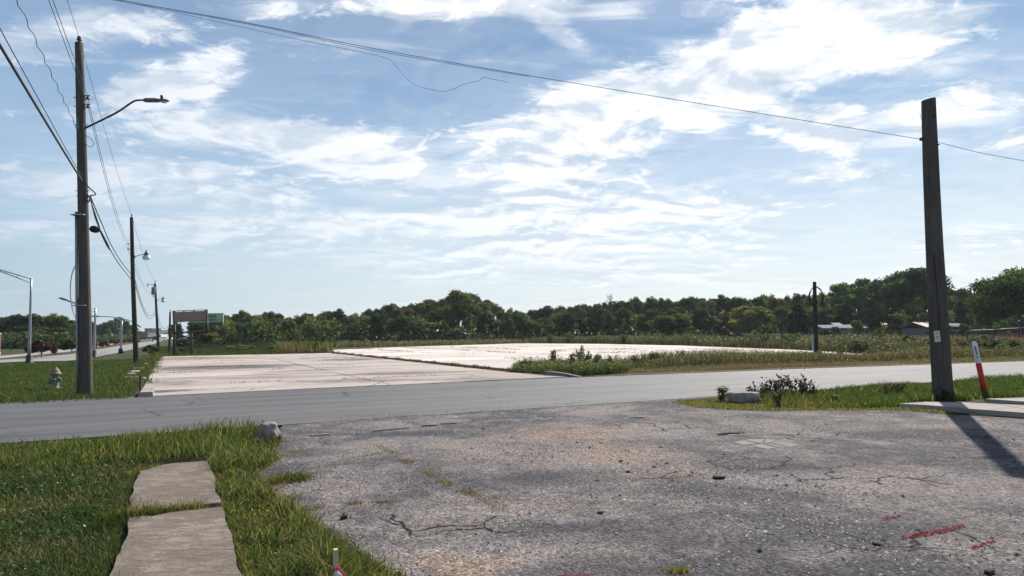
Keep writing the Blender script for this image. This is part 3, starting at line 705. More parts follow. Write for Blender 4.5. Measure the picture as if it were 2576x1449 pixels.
# conduit risers on the left of the pole
cb = G(196, 990); m = MB()
m.tube([cb - Vector((0, 0, .3)), at_h(p1, 900, -.235), at_h(p1, 700, -.225), at_h(p1, 533, -.20)], .045, 8); m.build('riser_conduit', M['steel'], pole1)
m = MB(); m.tube([cb + Vector((.09, .02, -.3)), at_h(p1, 880, -.20), at_h(p1, 765, -.19), at_h(p1, 752, -.20)], .032, 8); m.build('riser_cable_guard', M['rubber'], pole1)
m = MB(); m.tube(smooth_pts([at_h(p1, 655, -.20), P(181, 690, b1.y), P(177, 735, b1.y), P(183, 780, b1.y), at_h(p1, 815, -.2)]), .014, 6); m.build('cable_loop', M['steel'], pole1)
for v in (541, 767):
    c = at_h(p1, v); m = MB(); m.box(c + Vector((-.08, -.02, 0)), (.38, .30, .03)); m.build('strap', M['steel'], pole1)
for v in (246, 268, 316, 478, 493):
    c = at_h(p1, v); m = MB(); m.tube([c + Vector((-.21, 0, 0)), c + Vector((.21, 0, 0))], .011, 6); m.build('through_bolt', M['dark_steel'], pole1)
m = MB(); m.tube(smooth_pts([at_h(p1, 342, .12), P(226, 347, b1.y), P(234, 356, b1.y), P(235, 365, b1.y), P(228, 370, b1.y), P(217, 364, b1.y), at_h(p1, 354, .12)]), .008, 5); m.build('drip_loop', M['cable'], pole1)
m = MB(); m.box(at_h(p1, 325) + Vector((-.03, -.13, 0)), (.10, .03, .09)); m.box(at_h(p1, 308) + Vector((-.01, -.13, 0)), (.02, .02, .28)); m.build('ground_clamp', M['steel'], pole1)

# --- second roadside pole
b2 = G(343, 913); p2 = lean_pts(b2, 331, 547, 8, -.04)
pole2 = empty('utility_pole', b2, 'dark timber utility pole with small bell-shaped yard lamp among weeds', 'utility pole')
pole_mesh(p2, .16, .10).build('pole', M['wood_dark'], pole2)
m = MB(); m.tube([p2[-1], p2[-1] + Vector((0, 0, .12))], .02, 6); m.lathe(p2[-1] + Vector((0, 0, .08)), [(0, 0), (.06, 0), (.04, .05), (.06, .08), (0, .14)], 10); m.build('top_insulator', M['porcelain'], pole2)
ins2 = []
for v in (612, 626):
    c = at_h(p2, v, -.26); m = MB(); m.lathe(c + Vector((0, 0, -.05)), [(0, 0), (.05, 0), (.03, .05), (.05, .1), (0, .1)], 10); m.tube([c, c + Vector((.26, 0, 0))], .012, 6); m.build('side_insulator', M['porcelain'], pole2); ins2.append(c)
def yard_lamp(pole, pts, v0, uv_knee, uv_end, Y, s):
    a = at_h(pts, v0, .12); e = P(*uv_end, Y)
    m = MB(); m.tube(smooth_pts([a, P(*uv_knee, Y), e]), .02 * s, 6); m.box(a, (.06, .1, .22)); m.build('lamp_arm', M['dark_steel'], pole)
    h = MB(); h.lathe(e + Vector((.05 * s, 0, -.06 * s)), [(0, .30 * s), (.05 * s, .30 * s), (.05 * s, .20 * s), (.11 * s, .16 * s), (.12 * s, 0), (0, 0)], 12); hd = h.build('lamp_head', M['lamp_grey'], pole)
    g = MB(); g.lathe(e + Vector((.05 * s, 0, -.30 * s)), [(0, 0), (.13 * s, 0), (.19 * s, .06 * s), (.20 * s, .16 * s), (.12 * s, .235 * s)], 14); g.build('refractor', M['lens'], hd)
yard_lamp(pole2, p2, 646, (352, 641.5), (366, 640), b2.y, 1.15)
# --- third and further poles
b3 = G(398.5, 880); p3 = lean_pts(b3, 390, 713, 8, 0)
pole3 = empty('utility_pole', b3, 'dark utility pole carrying a grey transformer can and one side arm', 'utility pole')
pole_mesh(p3, .17, .12).build('pole', M['wood_dark'], pole3)
c = at_h(p3, 731, -.05); m = MB(); m.lathe(c + Vector((-.05, -.28, -.55)), [(0, 0), (.22, 0), (.235, .06), (.235, .85), (.2, .92), (0, .96)], 16); tr = m.build('transformer', M['lamp_grey'], pole3)
m = MB(); m.lathe(c + Vector((-.05, -.28, .4)), [(0, 0), (.04, 0), (.05, .1), (.03, .2), (0, .2)], 8); m.build('bushing', M['porcelain'], tr)
a = at_h(p3, 717); m = MB(); e3 = P(372, 714, b3.y); m.tube([a, e3], .035, 6); ca = m.build('side_arm', M['wood_dark'], pole3)
m = MB(); m.lathe(e3 + Vector((0, 0, -.35)), [(0, 0), (.07, 0), (.05, .15), (.07, .3), (0, .42)], 8); m.build('arm_insulator', M['porcelain'], ca)
m = MB(); m.lathe(p3[-1], [(.03, 0), (.03, .2), (.07, .22), (.05, .35), (0, .42)], 8); m.build('top_insulator', M['porcelain'], pole3)
for v in (738, 745):
    c = at_h(p3, v, -.3); m = MB(); m.lathe(c, [(0, -.08), (.08, -.08), (.05, 0), (.08, .08), (0, .08)], 8); m.tube([c, c + Vector((.3, 0, 0))], .015, 6); m.build('side_insulator', M['porcelain'], pole3)
yard_lamp(pole3, p3, 757, (401, 752), (409, 752), b3.y, 1.3)
def plain_pole(u, v, ut, vt, r, label, group=None):
    b = G(u, v); p = lean_pts(b, ut, vt, 5); e = empty('utility_pole', b, label, 'utility pole', group)
    pole_mesh(p, r, r * .7).build('pole', M['wood_dark'], e)
    m = MB(); m.lathe(p[-1], [(.03, 0), (.03, .12), (.07, .15), (.05, .25), (0, .3)], 8); m.build('top_insulator', M['porcelain'], e)
    return e, p
pole4, p4 = plain_pole(426, 884, 428, 785, .13, 'thin dark pole just left of the blank brown billboard')
FAR = 'line of distant roadside poles'
for (u, v, ut, vt, r) in [(439.5, 866, 440, 788, .17), (444.5, 862, 445, 797, .17), (453, 858, 454, 808, .17), (449, 860, 449.5, 815, .14)]:
    plain_pole(u, v, ut, vt, r, 'distant dark roadside pole seen under the blank brown billboard', FAR)

# --- wires along the roadside line (they run on behind the viewer)
BK = -EH
def run_back(a, dist, label, r, group=None, dz=0.0, wob=0.0):
    b = Vector(a) + BK * dist + Vector((0, 0, dz)); pts = sag(a, b, dist * .004, 40)
    if wob:
        pts = [p + Vector((wob * math.sin(i * 2.1), 0, wob * math.cos(i * 2.1))) for i, p in enumerate(sag(a, b, dist * .004, 120))]
    return wire(pts, r, label, group)
RL = 'thin roadside wires passing overhead'
run_back(t1 + Vector((0, 0, .15)), 40, 'single thin wire tied to the top insulator of the lamp pole', .007)
for q in ins1: run_back(q + Vector((-.02, .05, 0)), 40, 'thin wire running to the spool brackets on the lamp pole', .008, RL)
run_back(at_h(p1, 322, -.12), 40, 'twisted service wire reaching the lamp arm clamp on the pole', .008, None, 0, .03)
cabA = at_h(p1, 456, .10) + Vector((0, -.2, 0))
run_back(cabA, 40, 'thick black telephone cable sloping down to the lamp pole', 0.026)
run_back(cabA + Vector((0, 0, .1)), 40, 'thin steel strand above the thick telephone cable', .009, None, .55)
wire(sag(t1 + Vector((0, 0, .15)), p2[-1] + Vector((0, 0, .15)), .25), .007, 'single wire between the pole top insulators of the two near roadside poles')
for a, b in zip(ins1, ins2): wire(sag(a, b, .5), .008, 'pair of thin wires from spool brackets to the yard lamp pole', 'wires between first and second pole')
# telephone cable, loops and splice case between first and second pole
aA = at_h(p2, 691, -.1); aB = at_h(p2, 703, -.1)
def depth_pts(uvs, Ya, Yb):
    n = len(uvs); return [P(u, v, Ya + (Yb - Ya) * i / (n - 1)) for i, (u, v) in enumerate(uvs)]
y1 = b1.y - .25
loop = [P(212, 458, y1), P(226, 474, y1), P(238, 484, y1), P(240, 490, y1), P(231, 491.5, y1 + .1), P(228, 495, y1 + .2), P(238, 520, y1 + 1.5), P(255, 560, y1 + 4.2), P(280, 617, y1 + 9), P(308, 663, y1 + 15.5)]
wire(smooth_pts(loop + [aA]), 0.018, 'upper black cable with an elbow loop beside the lamp pole')
l2 = [at_h(p1, 490, .13) + Vector((0, -.2, 0)), P(222, 492, y1), P(226, 478 + 22, y1), P(223, 508, y1), P(219.5, 498, y1 + .05), P(224, 493, y1 + .1), P(229, 505, y1 + .4), P(233, 522, y1 + 1.2), P(241, 548, y1 + 2.4), P(250, 572, y1 + 3.6), P(262, 600, y1 + 5.5), P(276, 626, y1 + 8), P(300, 665, y1 + 13)]
cb2 = empty('telephone_cable', l2[0], 'lower black cable carrying an oval splice case between the poles', 'cable')
curve_tube(smooth_pts(l2 + [aB]), .019, 6).build('cable', M['cable'], cb2)
m = MB(); m.tube([P(232, 518, y1 + 1.1), P(241, 548, y1 + 2.4), P(249, 570, y1 + 3.5)], [.02, .035, .03], 8); m.build('cable_wrap', M['rubber'], cb2)
m = MB(); m.tube([P(252, 580, y1 + 4), P(262, 600, y1 + 5.5), P(270, 616, y1 + 6.9), P(276, 628, y1 + 8)], [.03, .045, .05, .025], 8); m.build('cable_wrap', M['rubber'], cb2)
cs = P(239, 577, y1 + 3.7); ax = Vector((1, .2, -.18)).normalized()
m = MB(); m.lathe(cs - ax * .17, [(0, 0), (.07, .015), (.115, .07), (.125, .15), (.12, .22), (.085, .29), (.04, .335), (0, .345)], 18, ax); m.build('splice_case', M['rubber'], cb2)
wire(sag(p2[-1] + Vector((0, 0, .15)), p3[-1] + Vector((0, 0, .3)), .6), .009, 'single wire from the yard lamp pole top to the transformer pole')
q3 = at_h(p3, 742, -.3)
for k, a in enumerate(ins2): wire(sag(a, q3 + Vector((0, 0, .25 * (1 - k))), .9), .009, 'thin wire from the yard lamp pole to the transformer pole', 'wires between second and third pole')
for k, (v0, v1) in enumerate(((702, 779), (715, 784))):
    wire(sag(at_h(p2, v0 - 2, .1), at_h(p3, v1, -.1), 1.5), 0.02, 'black cable hanging from yard lamp pole to transformer pole', 'telephone cables between second and third pole')
for k in range(2):
    wire(sag(at_h(p3, 784 + 5 * k, .1), at_h(p4, 815 + 4 * k, -.05), 1.2 + .5 * k), .02, 'cable drooping from transformer pole to the thin dark pole', 'cables beyond the third pole')
wire(sag(at_h(p4, 822, -.05), G(415, 866) + Vector((0, 0, 1.6)), 1.2), .03, 'pale guy wire slanting down from the thin dark pole', None, 'steel')

# --- broken-off pole on the grass island, with its sign
bR = G(2373, 1004); pR = lean_pts(bR, 2335.5, 251, 10, -.03)
poleR = empty('timber_pole', bR, 'thick bare timber pole with slanted cut top and small pale sign', 'pole')
m = pole_mesh(pR, .222, .158)
dx = sorted(range(len(m.v)), key=lambda i: -m.v[i].z)[:20]
for i in dx: m.v[i].z += (m.v[i].x - pR[-1].x) * .18
m.build('pole', M['wood'], poleR)
c = at_h(pR, 846, -.20); ax = Matrix.Rotation(R_(-4), 3, 'Y') @ Matrix.Rotation(R_(8), 3, 'Z')
c.y -= .235
m = MB(); m.box(c, (.155, .006, .26), ax=ax); sg = m.build('sign_plate', M['sign_yellow'], poleR)
rr = random.Random(3)
for row, (z, w) in enumerate(((.085, .09), (.06, .10), (.0, .08), (-.022, .11), (-.075, .06))):
    m = MB(); m.box(c + ax @ Vector((rr.uniform(-.01, .01), -.005, z)), (w, .003, .011), ax=ax); m.build('faded_print', M['lamp_grey'], sg)
m = MB(); cp = [at_h(pR, v_, -.115 + dx_) + Vector((0, -.175, 0)) for v_, dx_ in ((640, -.02), (700, 0), (760, .012), (820, .0), (880, .03), (940, .045), (995, .07))]; m.tube(smooth_pts(cp, 3), .011, 5); m.build('drying_split', M['rubber'], poleR)
m = MB(); q = at_h(pR, 349, -.19); m.box(q, (.10, .06, .07)); m.build('wire_clamp', M['dark_steel'], poleR)
m = MB(); q2 = at_h(pR, 290, -.19); m.tube(smooth_pts([at_h(pR, 305, -.175), q2 + Vector((-.03, 0, .06)), q2 + Vector((-.015, 0, .12)), at_h(pR, 280, -.165)]), .005, 5); m.build('staple_wire', M['steel'], poleR)
for (v, s) in ((280, .04), (300, .0), (368, .1), (640, .08)):
    m = MB(); c = at_h(pR, v, s); m.tube([c + Vector((0, -.19, 0)), c + Vector((0, -.10, 0))], .018, 8); m.build('bolt_hole', M['rubber'], poleR)
# long service wires crossing the sky
wA = at_h(pR, 349, -.22)
def service(uvs, r, label, grp=None):
    return wire(smooth_pts(uvs, 10), r, label, grp)
main = [wA] + [P(u, v, Y) for (u, v, Y) in ((1890, 281.5, 15.9), (1330, 190, 14.9), (940, 122, 14.2), (640, 61, 13.6), (330, 5, 13.0), (60, -44, 12.5), (-300, -110, 11.8))]
service(main, 0.0065, 'long service wire crossing the sky from the bare timber pole')
service([P(u, v, Y) for (u, v, Y) in ((1330, 192.5, 14.9), (940, 127, 14.2), (640, 63.5, 13.55), (330, 8, 12.95), (60, -42, 12.4), (-300, -108, 11.7))], 0.005, 'second strand lying beside the long service wire overhead')
service([P(u, v, 13.9) for (u, v) in ((1278, 207), (1250, 201), (1215, 195), (1205, 203), (1170, 211), (1140, 224), (1112, 230), (1075, 223), (1045, 214), (1022, 196), (1000, 170), (985, 154), (960, 143), (880, 125), (740, 97))] + [P(500, 44, 13.3), P(290, 0, 12.9), P(0, -56, 12.3)], 0.0035, 'loose thin wire drooping below the long service wires')
service([at_h(pR, 358, .19)] + [P(u, v, Y) for (u, v, Y) in ((2460, 383, 16.9), (2576, 405, 17.2), (2800, 452, 17.8))], 0.0065, 'service wire leaving the bare timber pole away from the lot')

# --- short pole with a coil of cable by the far verge
bC = G(2053, 902); pC = lean_pts(bC, 2049, 709, 6)
poleC = empty('cable_pole', bC, 'short dark pole with a hanging coil of cable above weeds', 'pole')
pole_mesh(pC, .145, .10).build('pole', M['wood_dark'], poleC)
cc = at_h(pC, 745); m = MB()
for k in range(7):
    rx, rz = .40 + .012 * k - .03 * (k % 3), .56 + .02 * (k % 4); oy = -.13 - .012 * k; pts = []
    for i in range(33):
        w = 2 * math.pi * i / 32; pts.append(cc + Vector((rx * math.sin(w) * (1 - .12 * math.cos(w)), oy, -.02 + rz * math.cos(w))))
    m.tube(pts, .011, 5, False)
m.build('cable_coil', M['cable'], poleC)
m = MB(); c = at_h(pC, 862, -.16); m.box(c, (.10, .12, 1.0)); m.build('meter_box', M['steel'], poleC)
m = MB(); m.tube([at_h(pC, 850, -.11), at_h(pC, 890, -.11)], .03, 6); m.build('conduit', M['steel'], poleC)

# --- highway lamps
def truss_lamp(u, v, ut, vt, ends, label, r=.1):
    b = G(u, v); b.z = -.06; p = lean_pts(b, ut, vt, 5); e = empty('street_light', b, label, 'street light', 'highway street lights')
    m = MB(); m.tube(p, [r * (1 - .45 * i / 5) for i in range(6)], 12); m.build('pole', M['steel'], e)
    m = MB(); m.lathe(b, [(0, 0), (.26, 0), (.26, .06), (.2, .1), (.19, .5), (.12, .6)], 12); m.build('base', M['dark_steel'], e)
    (ua, va), (ub, vb), (u2, v2) = ends; A = P(ua, va, b.y); B_ = P(ub, vb, b.y); Tp = P(u2, v2, b.y)
    m = MB(); m.tube([A, Tp], .035, 8); m.tube([B_, Tp + Vector((0, 0, -.05))], .035, 8)
    for t in (.35, .62): m.tube([A.lerp(Tp, t), B_.lerp(Tp + Vector((0, 0, -.05)), t)], .02, 6)
    ar = m.build('truss_arm', M['steel'], e)
    m = MB(); d = (Tp - A).normalized(); m.tube([Tp - d * .1, Tp + d * .1, Tp + d * .45, Tp + d * .7], [.05, .09, .10, .04], 10); m.build('luminaire', M['lamp_grey'], ar)
    return e
truss_lamp(73, 912, 78.5, 699, ((78, 701), (77, 711), (-20, 673)), 'galvanised highway lamp post with truss arm beside the nearest brown bush', .10)
truss_lamp(236.5, 898, 240, 775, ((240, 777), (239.5, 784), (168, 755)), 'galvanised highway lamp post with truss arm directly behind the grey utility pole', .12)
b = G(304, 888); b.z = -.06; p = lean_pts(b, 306, 806, 5); e = empty('street_light', b, 'galvanised highway lamp post with two curved arms beyond the truss ones', 'street light', 'highway street lights')
m = MB(); m.tube(p, [.11] * 6, 10); m.build('pole', M['steel'], e); m = MB(); m.lathe(b, [(0, 0), (.25, 0), (.22, .5), (.12, .55)], 10); m.build('base', M['dark_steel'], e)
for pts in (((306, 807), (290, 800), (276, 797), (247, 796)), ((306, 807), (318, 804), (330, 808), (340, 814))):
    q = smooth_pts([P(u, v, b.y) for u, v in pts]); m = MB(); m.tube(q, .045, 6); a = m.build('curved_arm', M['steel'], e)
    m = MB(); m.tube([q[-1], q[-1] + (q[-1] - q[-2]).normalized() * .7], [.1, .06], 8); m.build('luminaire', M['lamp_grey'], a)
# --- thin sign post and red sign far left of the highway
b = G(27, 884); e = empty('sign_post', b, 'thin dark post standing in the grass across the highway', 'post'); p = lean_pts(b, 29, 835, 3); m = MB(); m.tube(p, .05, 8); m.build('post', M['dark_steel'], e)
m = MB(); m.box(p[-1] + Vector((-.45, 0, .05)), (1.0, .05, .12)); m.build('cross_piece', M['dark_steel'], e)
b = G(-12, 893); e = empty('roadside_sign', b, 'red and white roadside sign at the wood across the highway', 'sign')
m = MB(); m.box(b + Vector((0, 0, 1.15)), (.9, .12, 1.7)); m.build('panel', M['faded_red'], e); m = MB(); m.box(b + Vector((0, 0, 2.06)), (.94, .14, .12)); m.build('top_cap', M['white'], e); m = MB(); m.box(b + Vector((0, 0, .15)), (.9, .14, .3)); m.build('plinth', M['white'], e)

# ================================================================== billboards
YB = 63.0
def board_axes(u0, u1, v, Y): return P(u0, v, Y), P(u1, v, Y)
bb_base = G(438, 888); bb_base.y = YB; bb_base = Vector((P(438, 870, YB).x, YB, -.06))
bb = empty('billboard', bb_base, 'blank brown billboard with open slots along its top edge', 'billboard')
TL, TR, BL, BR = P(434.7, 782, YB), P(521.9, 778.3, YB), P(436, 811.3, YB), P(521.9, 806, YB)
def quad_slab(a, b, c, d, y0, y1):        # a,b top left/right, c,d bottom left/right
    m = MB(); vs = []
    for y in (y0, y1):
        for p in (a, b, d, c): vs.append(Vector((p.x, y, p.z)))
    m.add(vs, [[3, 2, 1, 0], [4, 5, 6, 7], [0, 1, 5, 4], [1, 2, 6, 5], [2, 3, 7, 6], [3, 0, 4, 7]]); return m
def uvq(s, t): return TL.lerp(TR, s).lerp(BL.lerp(BR, s), t)
quad_slab(uvq(.012, .115), uvq(.985, .115), uvq(.012, .965), uvq(.985, .965), YB - .06, YB + .06).build('panel', M['board_brown'], bb)
quad_slab(uvq(0, 0), uvq(1, 0), uvq(0, .055), uvq(1, .055), YB - .09, YB + .09).build('top_rail', M['board_frame'], bb)
quad_slab(uvq(0, .962), uvq(1, .962), uvq(0, 1.0), uvq(1, 1.0), YB - .09, YB + .09).build('bottom_rail', M['board_frame'], bb)
for s in (0, .975): quad_slab(uvq(s, .05), uvq(s + .025, .05), uvq(s, .97), uvq(s + .025, .97), YB - .085, YB + .085).build('side_rail', M['board_frame'], bb)
for s in (.035, .30, .59, .93): quad_slab(uvq(s, .05), uvq(s + .035, .05), uvq(s, .12), uvq(s + .035, .12), YB - .05, YB + .05).build('slot_divider', M['board_frame'], bb)
def post(parent, name, u0, v0, u1, v1, r, mat, Y=YB, ground=True):
    t = P(u1, v1, Y); b = P(u0, v0, Y)
    if ground: b = Vector((P(u0, 888, Y).x, Y, -.2))
    m = MB(); m.tube([b, t], r, 10); return m.build(name, M[mat], parent)
post(bb, 'post', 438, 0, 439, 811, .12, 'board_frame'); post(bb, 'post', 481.5, 0, 481, 835, .13, 'wood')
post(bb, 'post', 521, 838, 520.5, 806, .11, 'board_frame', YB, False)
for a, b in (((438, 837), (521, 833)), ((439, 838), (481, 852)), ((482, 852), (520, 834))):
    m = MB(); m.tube([P(*a, YB - .05), P(*b, YB - .05)], .075, 8); m.build('brace', M['board_frame'], bb)
YG = 112.0
gb0 = Vector((P(517, 840, YG).x, YG, -.06)); gb = empty('billboard', gb0, 'green billboard with dark lettering half hidden behind the brown one', 'billboard')
gTL, gTR, gBL, gBR = P(476, 790, YG), P(562, 788.8, YG), P(476, 812, YG), P(562, 811.4, YG)
quad_slab(gTL, gTR, gBL, gBR, YG - .12, YG + .12).build('panel', M['board_green'], gb)
quad_slab(P(478, 811.6, YG), P(565, 811, YG), P(478, 817.6, YG), P(565, 817, YG), YG - .9, YG + .3).build('catwalk', M['board_frame'], gb)
quad_slab(P(475, 788.9, YG), P(562.6, 787.8, YG), P(475, 790, YG), P(562.6, 788.8, YG), YG - .16, YG + .16).build('top_rail', M['board_frame'], gb)
m = MB(); m.tube([gb0 + Vector((0, 0, -.2)), P(517.5, 817, YG)], .24, 12); m.build('post', M['board_frame'], gb)
def text_mesh(body, size, loc, parent, name='lettering'):
    cu = bpy.data.curves.new('lettering', 'FONT'); cu.body = body; cu.size = size; cu.extrude = .01; cu.offset = size * .012; cu.align_x = 'RIGHT'
    to = bpy.data.objects.new('tmp', cu); col.objects.link(to); bpy.context.view_layer.update()
    me = bpy.data.meshes.new_from_object(to.evaluated_get(bpy.context.evaluated_depsgraph_get()))
    bpy.data.objects.remove(to); o = link(name, me, M['ink'], parent); o.rotation_euler = (R_(90), 0, 0); o.location = Vector(loc) - parent_loc(parent); return o
text_mesh('GET HIGH,', .50, P(545.5, 804 - 4.5, YG) + Vector((0, -.14, 0)), gb)
text_mesh("DON'T DRIVE.", .50, P(548.5, 807.2, YG) + Vector((0, -.14, 0)), gb)
m = MB(); m.box(P(533, 794, YG) + Vector((0, -.13, 0)), (1.4, .02, .10)); m.build('lettering', M['ink'], gb)
m = MB(); m.box(P(557, 809, YG) + Vector((0, -.13, 0)), (.34, .02, .14)); m.build('emblem', M['ink'], gb)

# ================================================================== small things
b = G(448, 895); e = MB(); e.tube([b + Vector((0, 0, -.1)), b + Vector((0, 0, .26))], [.09, .085], 10); e.lathe(b + Vector((0, 0, .26)), [(.085, 0), (.06, .03), (0, .04)], 10)
tag(e.build('stub_post', M['wood_dark'], None, b), 'short black stub post in grass before the blank billboard', 'post')
b = G(352.3, 981); e = MB(); e.box(b + Vector((0, 0, .17)), (.05, .03, .50)); e.box(b + Vector((0, 0, .43)), (.06, .04, .02))
tag(e.build('stub_post', M['dark_steel'], None, b), 'short thin dark stake at the corner of the concrete lot', 'post')
# hydrant
b = G(138, 975); b.z = -.05; hy = empty('fire_hydrant', b, 'faded fire hydrant with reddish bonnet standing in the grass', 'fire hydrant')
m = MB(); m.lathe(b, [(0, 0), (.15, 0), (.15, .05), (.115, .07), (.11, .14), (.105, .44), (.12, .46), (.12, .48), (.0, .48)], 20); m.build('barrel', M['hyd_body'], hy)
m = MB(); m.lathe(b + Vector((0, 0, .472)), [(0, 0), (.175, 0), (.18, .035), (.16, .055), (.135, .07), (.125, .12), (.095, .18), (.05, .215), (.0, .22)], 20); bn = m.build('bonnet', M['hyd_cap'], hy)
m = MB(); m.lathe(b + Vector((0, 0, .685)), [(.045, 0), (.045, .035), (0, .04)], 5); m.build('operating_nut', M['hyd_body'], bn)
for ang, rr, ln in ((200, .085, .17), (20, .055, .15), (290, .055, .15)):
    d = Vector((math.cos(R_(ang)), math.sin(R_(ang)), 0)); m = MB(); m.lathe(b + Vector((0, 0, .25 if rr > .06 else .32)), [(rr * .75, .05), (rr * .75, ln * .75), (rr, ln * .76), (rr, ln), (rr * .4, ln + .015), (rr * .35, ln + .045), (0, ln + .045)], 12, d); m.build('nozzle_cap', M['hyd_body'], hy)
# rocks
def rock(name, c, size, mat, seed, label, cat='rock', rz=0.0, sub=3, rough=.42, parent=None, flat=.0):
    bm = bmesh.new(); bmesh.ops.create_icosphere(bm, subdivisions=sub, radius=1.0)
    for v in bm.verts:
        p = v.co.copy(); q = p.copy()
        n1 = noise.fractal(p * 1.1 + Vector((seed, seed * 2, 0)), .9, 2.0, 4)
        # square the ball off a little so it reads as a broken block
        mx = max(abs(q.x), abs(q.y), abs(q.z)); q = q.lerp(q / mx * .82, .55); q *= 1 + rough * n1
        if q.z > .62: q.z = .62 + (q.z - .62) * (.3 + flat)
        v.co = Vector((q.x * size[0], q.y * size[1], q.z * size[2]))
    bmesh.ops.rotate(bm, verts=bm.verts, matrix=Matrix.Rotation(rz, 3, 'Z'))
    me = bpy.data.meshes.new(name); bm.to_mesh(me); bm.free()
    for p in me.polygons: p.use_smooth = sub > 2
    o = link(name, me, M[mat], parent, tuple(Vector(c) + Vector((0, 0, size[2] * .55))))
    return tag(o, label, cat)
rock('boulder', G(677, 1104), (.165, .15, .20), 'rock', 3.3, 'squarish grey stone block at the corner of the grass and street', rz=.3)
rock('boulder', G(1872, 1012), (.40, .20, .19), 'rock', 8.1, 'long rounded boulder lying in weeds on the grass island', rz=-.25)
rock('stone', G(592, 1136), (.16, .06, .04), 'rock_dark', 5.0, 'flat dark lump added for the shadow and dark dirt below the stone block', rz=.2, sub=2)  # added lump; its dark tone paints the block's shadow over dark dirt
for k, (u, v, sx, sy, sz) in enumerate([(349, 931, .36, .13, .10), (339.5, 938, .36, .13, .09), (331, 946, .22, .14, .11), (322, 953, .22, .13, .08), (368, 918, .24, .12, .08)]):
    o = rock('curb_stone', G(u, v), (sx, sy, sz), 'curb', k * 2.7 + .5, 'broken pale curb stone along the grassy edge of the concrete lot', 'curb stone', TH + 1.57 + .2 * k, 2); o['group'] = 'broken curb stones beside the lot'
a, b_ = G(324, 957), G(352, 955); m = MB(); d = (b_ - a); m.box((a + b_) / 2 + Vector((0, 0, .07)), (d.length, .16, .15), math.atan2(d.y, d.x), inset=.03)
tag(m.build('wheel_stop', M['curb'], None, (a + b_) / 2), 'grey concrete wheel stop behind the short thin stake', 'wheel stop')
c = SH(-.55, 22.0); m = MB(); m.box(c + Vector((0, 0, .045)), (.34, 1.5, .17), TH, inset=.02)
m2 = MB(); m2.box(c + Vector((0, 0, .045)), (.34, 1.5, .17), -TH * 0 + math.atan2(ES.y, ES.x), inset=.02)
tag(m2.build('curb_block', M['curb'], None, c), 'pale curb block at the street corner of the concrete lot', 'curb')
a, b_ = G(1368, 945), G(1457, 949.5); d = b_ - a; X = d.normalized(); Y_ = Vector((-X.y, X.x, 0)); Mx = Matrix((X, Y_, Vector((0, 0, 1)))).transposed()
m = MB(); m.prism([(0, -.05), (d.length, -.05), (d.length, .03), (d.length * .55, .13), (.35, .17), (0, .18)], 0, .22, Mx, a)
tag(m.build('curb_block', M['rock_dark'], None, a), 'dark tapering curb end at the foot of the roadside weeds', 'curb')
for k, (u, v, sx, sy, sz, rz_) in enumerate([(1808, 1202, .11, .06, .035, .2), (1838, 1090, .26, .03, .02, .1), (1818, 1093, .14, .04, .02, .3), (1080, 1071, .22, .035, .02, .1), (1128, 1066, .25, .02, .014, .15), (1606, 1051, .22, .03, .016, .1), (1580, 1187, .04, .03, .022, 1), (1510, 1290, .04, .03, .02, .5), (1562, 1160, .035, .03, .02, 0), (2490, 1470 - 30, .06, .04, .03, .4), (2205, 1370, .05, .03, .025, 2)]):
    o = rock('dark_lump', G(u, v) - Vector((0, 0, sz * .25)), (sx * .7, sy * .8, sz * .75), 'asphalt_dark', k * 1.9 + 2, 'dark lump added on the gravel lot to stand for dark holes and edges', 'dark lump', rz_, 2); o['group'] = 'dark added lumps on the gravel'  # dark lumps added in place of dark holes and broken edges
# small white litter
def litter(u, v, s, label, z=0.0, mat='white'):
    c = G(u, v, z); r = random.Random(u); m = MB(); n = 7; vs = [c + Vector((0, 0, s * .5))]
    for k in range(n): w = 2 * math.pi * k / n; q = s * r.uniform(.6, 1.1); vs.append(c + Vector((math.cos(w) * q, math.sin(w) * q * .6, s * r.uniform(.02, .3))))
    for k in range(n): w = 2 * math.pi * k / n; q = s * r.uniform(.5, .9); vs.append(c + Vector((math.cos(w) * q, math.sin(w) * q * .6, -.01)))
    m.add(vs, [[0, 1 + k, 1 + (k + 1) % n] for k in range(n)] + [[1 + k, 1 + n + k, 1 + n + (k + 1) % n, 1 + (k + 1) % n] for k in range(n)])
    return tag(m.build('litter', M[mat], None, c), label, 'litter')
litter(361, 952, .13, 'crumpled white scrap beside the concrete wheel stop', .03)
litter(44, 1171, .05, 'small crumpled white scrap in the grass below the street')
litter(1661, 1066, .03, 'tiny white scrap on the gravel near the street')
# leaning marker post
bM = G(2478, 994); mp = empty('marker_post', bM, 'leaning red marker post with white rounded upper half', 'marker post'); tp = P(2451, 864, bM.y); ax = (tp - bM)
m = MB(); m.tube([bM - ax * .1, bM + ax * .62], .066, 16); m.build('lower_sleeve', M['red'], mp)
m = MB(); m.lathe(bM, [(.060, ax.length * .60), (.061, ax.length * .97), (.052, ax.length * 1.01), (.03, ax.length * 1.035), (0, ax.length * 1.045)], 16, ax); m.build('upper_tube', M['white'], mp)
m = MB(); m.box(bM + ax * .74 + Vector((-.02, -.058, 0)), (.05, .012, .035), ax=Matrix.Rotation(R_(-11), 3, 'Y')); m.build('faded_label', M['lamp_grey'], mp)
m = MB(); m.box(bM + ax * .86 + Vector((-.03, -.056, 0)), (.03, .012, .22), ax=Matrix.Rotation(R_(-11), 3, 'Y')); m.build('faded_label', M['lamp_grey'], mp)
